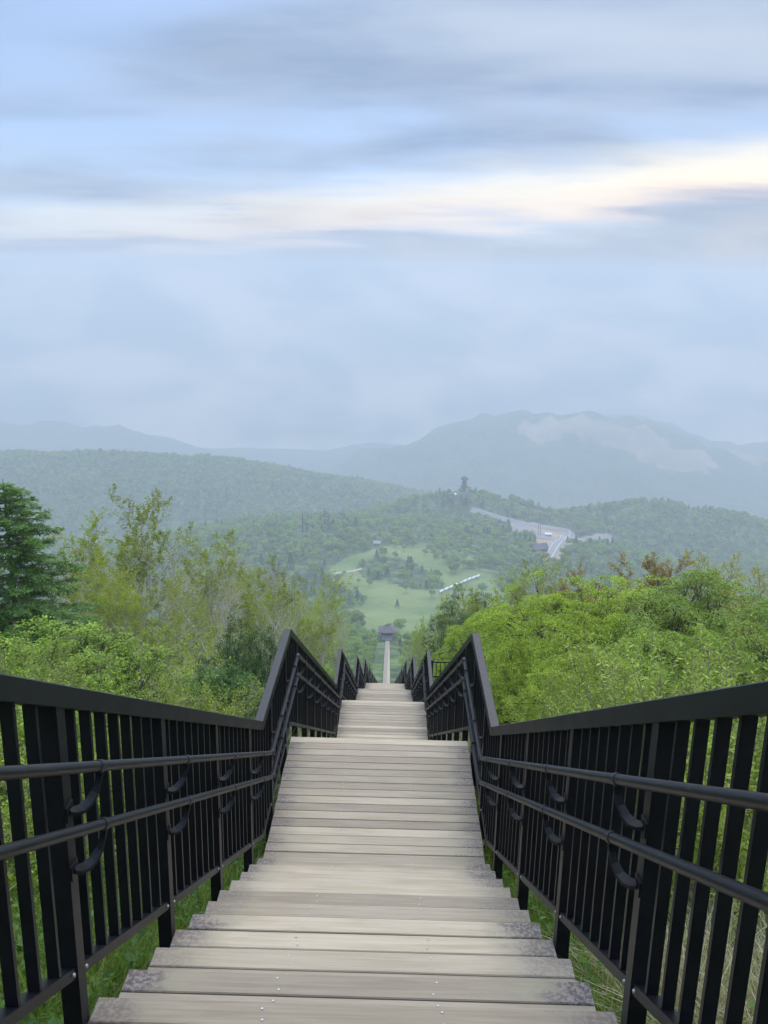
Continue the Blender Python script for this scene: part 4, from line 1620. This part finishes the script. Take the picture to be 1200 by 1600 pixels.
def ribbon(name, pts, w, mat, lift=.5, n=60):
    t = np.linspace(0, len(pts) - 1, n)
    i = np.minimum(t.astype(int), len(pts) - 2)
    P = pts[i] + (pts[i + 1] - pts[i]) * (t - i)[:, None]
    for _ in range(6): P[1:-1] = (P[:-2] + P[2:] + 2 * P[1:-1]) / 4
    d = np.gradient(P, axis=0); d = d / np.linalg.norm(d, axis=1, keepdims=True)
    s = np.stack([-d[:, 1], d[:, 0]], 1)
    rows = np.linspace(-.5, .5, 7)
    V = []
    for r in rows:
        q = P + s * w * r
        V.append(np.stack([q[:, 0], q[:, 1], ground(q[:, 0], q[:, 1]) + lift], 1))
    V = np.stack(V, 1).reshape(-1, 3)
    m = len(rows)
    F = [(a * m + b, a * m + b + 1, (a + 1) * m + b + 1, (a + 1) * m + b) for a in range(n - 1) for b in range(m - 1)]
    return link(name, np_mesh(name, V, np.array(F), mat, True))


for k, (nme, pts, w, l) in enumerate(ROADPTS):
    tag(ribbon(nme, pts, w, M_ASPHALT, .5 + .06 * k), l, kind='structure')
for k, (dx_, r0) in enumerate(((-3.4, 1), (3.4, 1))):
    p = ROADPTS[1][1].copy(); p[:, 0] += dx_
    tag(ribbon('road_marking', p, .45, M_LINE, .85), ('left' if k == 0 else 'right') + ' white line along the junction road', kind='structure')
p = ROADPTS[0][1].copy(); p[:, 1] += 4.6
tag(ribbon('road_marking', p[2:], .5, M_LINE, .85), 'white edge line of the hill road', kind='structure')
tag(ribbon('path', PATHPTS, 3.0, M_PATH, .3), 'pale path crossing the meadow', kind='structure')

# ------------------------------------------------------------------ buildings


def hip_roof(mb, hx, hy, z0, z1, ridge, th=.25):
    v = [(-hx, -hy, z0), (hx, -hy, z0), (hx, hy, z0), (-hx, hy, z0), (-ridge, 0, z1), (ridge, 0, z1)]
    v2 = [(x, y, z - th) for x, y, z in v[:4]]
    mb.add(v + v2, [(0, 1, 5, 4), (1, 2, 5), (2, 3, 4, 5), (3, 0, 4), (6, 7, 1, 0), (7, 8, 2, 1), (8, 9, 3, 2), (9, 6, 0, 3), (9, 8, 7, 6)])


ye, ze = STAIR_END
pav = tag(empty('rest_pavilion', (float(xb(ye)) - .15, ye + 3.6, ze - 1.2)), 'small hip roofed rest pavilion at the foot of the stairs', 'pavilion')
m = MB(); hip_roof(m, 4.0, 3.6, 4.7, 6.9, .9, .3); rf = m.build('roof', M_ROOF, pav)
MB().box(-1.1, 1.1, -.16, .16, 6.75, 7.05).build('ridge_cap', M_WALLD, rf)
MB().box(-2.7, 2.7, -3.1, 3.0, .9, 1.2).build('deck', M_WALLL, pav)
MB().box(-2.4, 2.4, -2.75, -2.6, 1.2, 2.4).build('parapet', M_WALLL, pav)
for sx in (-1, 1):
    for yy in (-2.7, 0, 2.6):
        MB().box(sx * 2.5 - .14, sx * 2.5 + .14, yy - .14, yy + .14, -3, 4.6).build('post', M_WALLD, pav)
MB().box(-2.3, 2.3, 2.2, 2.35, 1.2, 4.5).build('back_wall', M_WALLD, pav)
MB().box(-2.6, 2.6, -2.9, 2.7, -3, .9).build('base', M_WALLD, pav)

tz = float(ground(TOW[0], TOW[1]))
tow = tag(empty('lookout_tower', (TOW[0], TOW[1], tz)), 'dark tiered lookout tower on top of the wooded hill', 'tower')
for sx in (-1, 1):
    for sy in (-1, 1):
        MB().tube([(sx * 2.2, sy * 2.2, -1), (sx * 1.7, sy * 1.7, 20)], .32, 6).build('leg', M_TOWER, tow)
m = MB(); m.box(-1.9, 1.9, -1.9, 1.9, 0, 19); m.build('stair_core', M_TOWER, tow)
for zz, hw in ((8.0, 4.7), (13.2, 3.3), (18.2, 4.5)):
    d = MB().box(-hw, hw, -hw, hw, zz, zz + .5).build('platform', M_TOWER, tow)
    m = MB()
    for sx, sy, lx, ly in ((0, -1, hw, .08), (0, 1, hw, .08), (-1, 0, .08, hw), (1, 0, .08, hw)):
        m.box(sx * hw - lx, sx * hw + lx, sy * hw - ly, sy * hw + ly, zz + .5, zz + 1.6)
    m.build('parapet', M_TOWER, d)
m = MB(); hip_roof(m, 2.9, 2.9, 21.3, 23.3, .1); m.build('roof', M_TOWER, tow)
MB().box(-3, 3, -4.6, -2.4, -.5, 2.2).build('base_hut', M_WALLL, tow)


def lodge(name, label, cat, X, Y, L, D, H, RH, roof, wall, rz=0, sink=3, nwin=4):
    g = float(ground(X, Y))
    t = tag(empty(name, (X, Y, g), rz), label, cat)
    MB().box(-L / 2, L / 2, -D / 2, D / 2, -sink, H).build('wall', wall, t)
    m = MB()
    o = .9
    m.add([(-L / 2 - o, -D / 2 - o, H - .2), (L / 2 + o, -D / 2 - o, H - .2), (L / 2 + o, D / 2 + o, H - .2), (-L / 2 - o, D / 2 + o, H - .2),
           (-L / 2 - o, 0, H + RH), (L / 2 + o, 0, H + RH)], [(0, 1, 5, 4), (2, 3, 4, 5), (1, 2, 5), (3, 0, 4), (3, 2, 1, 0)])
    m.build('roof', roof, t)
    for i in range(nwin):
        x = -L / 2 + L * (i + .5) / nwin
        w = MB().box(x - .7, x + .7, -D / 2 - .05, -D / 2 + .05, 1.0, 2.4).build('window', M_GLASS, t)
        MB().box(x - .8, x + .8, -D / 2 - .12, -D / 2 - .06, .85, .98).build('sill', M_WHITE, w)
    return t


lodge('lodge', 'brown roofed lodge beside the road below the tower hill', 'lodge', LODGE[0], LODGE[1], 15, 9, 4, 4.5, M_ROOF, M_WALLD, .35)
q = to_ground(856, 838, 600)
lodge('white_hut', 'small white hut in the yard above the lodge', 'hut', q[0], q[1], 7, 5, 3, 1.2, M_WHITE, M_WHITE, .1, 2, 2)
q = to_ground(707, 768, 600)
q = at(708, 766, 1112)
lodge('white_shed', 'low pale shed left of the lookout tower', 'shed', q[0], q[1], 7, 4, 2.6, .8, M_WHITE, M_WHITE, 0, 2, 2)
lodge('cabin', 'left one of two small pale cabins at the top of the meadow', 'cabin', CAB[0][0], CAB[0][1], 5, 4, 2.6, 1.6, M_WALLL, M_WALLL, .2, 2, 2)
lodge('cabin', 'right one of two small pale cabins at the top of the meadow', 'cabin', CAB[1][0], CAB[1][1], 5, 4, 2.6, 1.6, M_WALLL, M_WALLL, -.1, 2, 2)
# stepped white roofs on the meadow
NR = 9
for i in range(NR):
    c = WROW0 + (WROW1 - WROW0) * i / (NR - 1)
    d = WROW1 - WROW0
    rz = math.atan2(d[1], d[0])
    g = float(ground(c[0], c[1]))
    lab = 'white roof on the meadow, %s of the stepped row' % ('lowest', 'second from the lower end', 'third from the lower end', 'fourth from the lower end', 'exact middle',
                                                                'fourth from the upper end', 'third from the upper end', 'second from the upper end', 'topmost')[i]
    t = tag(empty('covered_walk_bay', (c[0], c[1], g), rz), lab, 'roof', 'stepped white roofs on the meadow')
    hl = np.linalg.norm(d) / (NR - 1) * .5 * .74
    m = MB()
    m.add([(-hl, -1.1, 2.2), (hl, -1.1, 2.2), (hl, 1.1, 2.2), (-hl, 1.1, 2.2), (-hl, 0, 3.0), (hl, 0, 3.0),
           (-hl, -1.1, 2.05), (hl, -1.1, 2.05), (hl, 1.1, 2.05), (-hl, 1.1, 2.05)],
          [(0, 1, 5, 4), (2, 3, 4, 5), (1, 2, 5), (3, 0, 4), (6, 7, 1, 0), (8, 9, 3, 2), (9, 8, 7, 6), (7, 8, 2, 1), (9, 6, 0, 3)])
    m.build('roof', M_WHITE, t)
    for sx in (-.8, .8):
        for sy in (-.95, .95):
            MB().box(sx * hl - .08, sx * hl + .08, sy - .08, sy + .08, -1, 2.1).build('post', M_WALLL, t)
# mast on the knoll
q = at(473, 838, 848)
g = float(ground(q[0], q[1]))
topz = at(473, 803, q[1])[2]
t = tag(empty('mast', (q[0], q[1], g)), 'slim dark mast standing on the wooded knoll', 'mast')
MB().tube([(0, 0, -1), (0, 0, topz - g)], [.75, .55], 8).build('shaft', M_TOWER, t)
MB().box(-.9, .9, -.9, .9, (topz - g) * .8, (topz - g) * .8 + .4).build('collar', M_TOWER, t)
MB().tube([(0, 0, topz - g - .5), (0, 0, topz - g + 2.5)], [.18, .1], 5).build('antenna', M_TOWER, t)
for i, (u, lab) in enumerate(((840.5, 'left one of two dark poles in the yard'), (843.8, 'right one of two dark poles in the yard'))):
    q = to_ground(u, 838, 600)
    g = float(ground(q[0], q[1]))
    h = at(u, 819, q[1])[2] - g
    t = tag(empty('pole', (q[0], q[1], g)), lab, 'pole', 'poles in the yard')
    MB().tube([(0, 0, -1), (0, 0, h)], [.45, .3], 6).build('shaft', M_TOWER, t)
    MB().box(-.9, .9, -.2, .2, h - .9, h - .4).build('crossarm', M_TOWER, t)

# ------------------------------------------------------------------ black fence across the lawn on the right
FY = 21.0
fx0, fx1 = 1.15, 5.2
gf = float(ground(2.4, FY))
ztop = at(700, 1034, FY)[2]
fn = tag(empty('lawn_fence', (fx0, FY, ztop - 1.05)), 'low black grid fence across the lawn under the bright bushes', 'fence')
for zz in (0.12, .62, 1.02):
    MB().box(0, fx1 - fx0, -.02, .02, zz, zz + .035).build('rail', M_BLACK, fn)
me = MB().box(-.009, .009, -.011, .011, -.05, 1.03).mesh('bar', M_BLACK)
nb = int((fx1 - fx0) / .11)
for i in range(nb):
    if i % 12 == 0: continue
    link('bar', me, fn, (i * .11, 0, 0))
me = MB().box(-.03, .03, -.03, .03, -.6, 1.09).mesh('post', M_BLACK)
for i in range(0, nb + 1, 12): link('post', me, fn, (i * .11, 0, 0))
